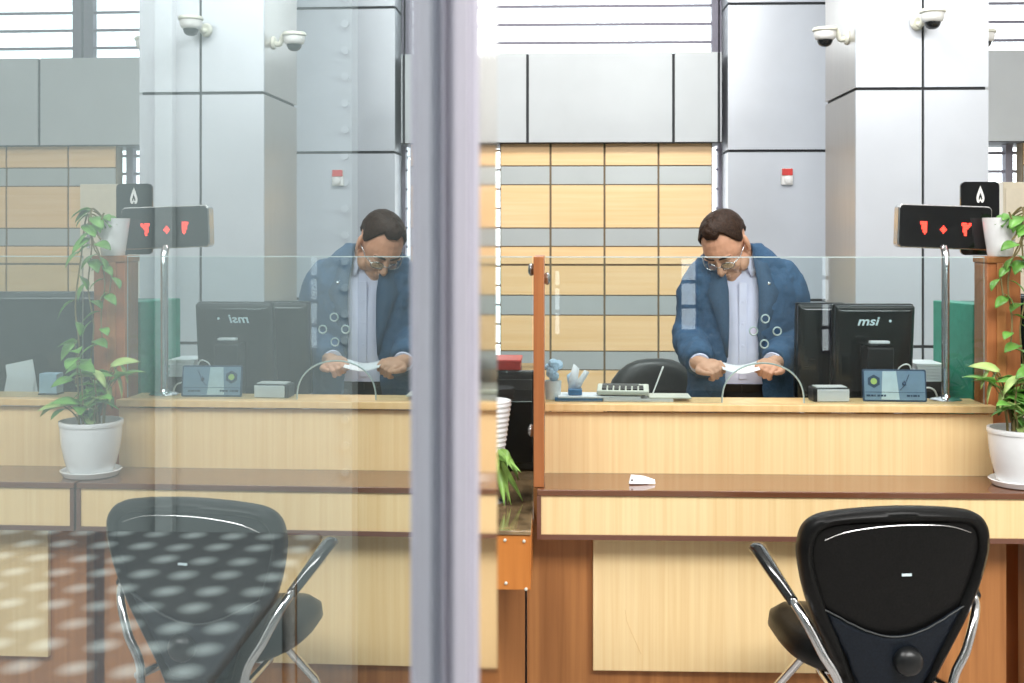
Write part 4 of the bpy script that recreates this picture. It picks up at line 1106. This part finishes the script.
# trousers, belt, shoes
m = MB()
m.rings([ring((PX, PY, .958), .166, .113), ring((PX, PY, .93), .172, .118), ring((PX, PY, .84), .178, .122), ring((PX, PY, .78), .165, .115)])
for s in (-1, 1):
    m.rings([ring((PX + s * .088, PY, .84), .088, .105, 24, 2), ring((PX + s * .09, PY, .65), .084, .092, 24, 2), ring((PX + s * .093, PY, .45), .074, .08, 24, 2), ring((PX + s * .097, PY + .01, .08), .062, .075, 24, 2)])
wear(m, 'trousers', M['trouser'])
m = MB(); m.rings([ring((PX, PY, .935), .173, .119), ring((PX, PY, .962), .172, .118)]); m.box(PX - .018, PX + .018, PY - .123, PY - .117, .934, .963); wear(m, 'belt', M['shoe'])
for s in (-1, 1):
    m = MB(); m.tube([(PX + s * .10, PY + .055, .045), (PX + s * .10, PY + .01, .05), (PX + s * .106, PY - .07, .044), (PX + s * .112, PY - .17, .034)], [.040, .045, .046, .034], 16, True); 
    for v in m.v: v.z = max(v.z, .0)
    wear(m, 'shoe', M['shoe'])
# the slip of paper
a_, b_ = Vector((.568, 4.120, 1.044)), Vector((.694, 4.120, 1.044))
m = MB(); n_ = 10
for j in range(4):
    for i in range(n_ + 1):
        t = i / n_; p = a_.lerp(b_, t) + Vector((0, .05 * j / 3 * 1.6 - .03, -.014 * sin(pi * t) + .020 * j / 3)); m.v.append(p)
for j in range(3):
    for i in range(n_): m.f.append([j * (n_ + 1) + i, j * (n_ + 1) + i + 1, (j + 1) * (n_ + 1) + i + 1, (j + 1) * (n_ + 1) + i]); m.m.append(0)
o = m.build('paper_slip', M['paper']); sd = o.modifiers.new('s', 'SOLIDIFY'); sd.thickness = .0008
tag(o, 'white paper slip held between the hands of the person in the suit', 'paper')

# ------------------------------------------------------------------ light
w = bpy.data.worlds.new('sky'); sc.world = w; w.use_nodes = True
bg = w.node_tree.nodes['Background']; bg.inputs[0].default_value = (.93, .97, 1, 1); bg.inputs[1].default_value = 3.0
def area(name, loc, rot, sx, sy, e, col=(1, 1, 1)):
    l = bpy.data.lights.new(name, 'AREA'); l.shape = 'RECTANGLE'; l.size = sx; l.size_y = sy; l.energy = e; l.color = col
    o = bpy.data.objects.new(name, l); COL.objects.link(o); o.location = loc; o.rotation_euler = rot; return o
struct(MB().box(-3.3, RL + .1, -4.2, 7.1, 4.05, 4.15).build('ceiling', M['hallwall'], smooth=0))
area('ceiling_fill', (2.1, .6, 3.98), (radians(32), 0, 0), 3.6, 2.2, 305, (1, .99, .97))  # unseen area light, tilted to light the counter from the front
area('ceiling_fill', (-1.6, 1.0, 3.98), (0, 0, 0), 1.5, 2.4, 95, (1, .99, .97))  # unseen fill that lifts the office wall behind the glass
area('ceiling_fill', (.1, 4.3, 3.98), (radians(42), 0, 0), 2.2, .9, 112, (1, .99, .97))  # added fill to brighten the wood wall and bulkhead, no fixture
area('ceiling_fill', (2.4, 4.0, 4.0), (radians(25), radians(0), 0), 2.8, .8, 26, (1, .99, .97))  # weak unseen fill above the desks

# ------------------------------------------------------------------ camera and view
cd = bpy.data.cameras.new('camera'); cam = bpy.data.objects.new('camera', cd); COL.objects.link(cam)
cd.sensor_width = 36; cd.lens = F / 1024 * 36; cd.shift_y = -(341.5 - HOR) / 1024; cd.clip_start = .02
cam.location = (0, 0, EYE); cam.rotation_euler = (pi / 2, 0, PSI)
cd.dof.use_dof = True; cd.dof.focus_distance = 4.2; cd.dof.aperture_fstop = 7.0
sc.camera = cam
sc.view_settings.view_transform = 'Standard'; sc.view_settings.look = 'None'; sc.view_settings.gamma = 1
sc.view_settings.use_curve_mapping = False; sc.view_settings.exposure = 0.40
sc.cycles.use_denoising = True; sc.cycles.max_bounces = 10; sc.cycles.transparent_max_bounces = 24; sc.cycles.glossy_bounces = 6
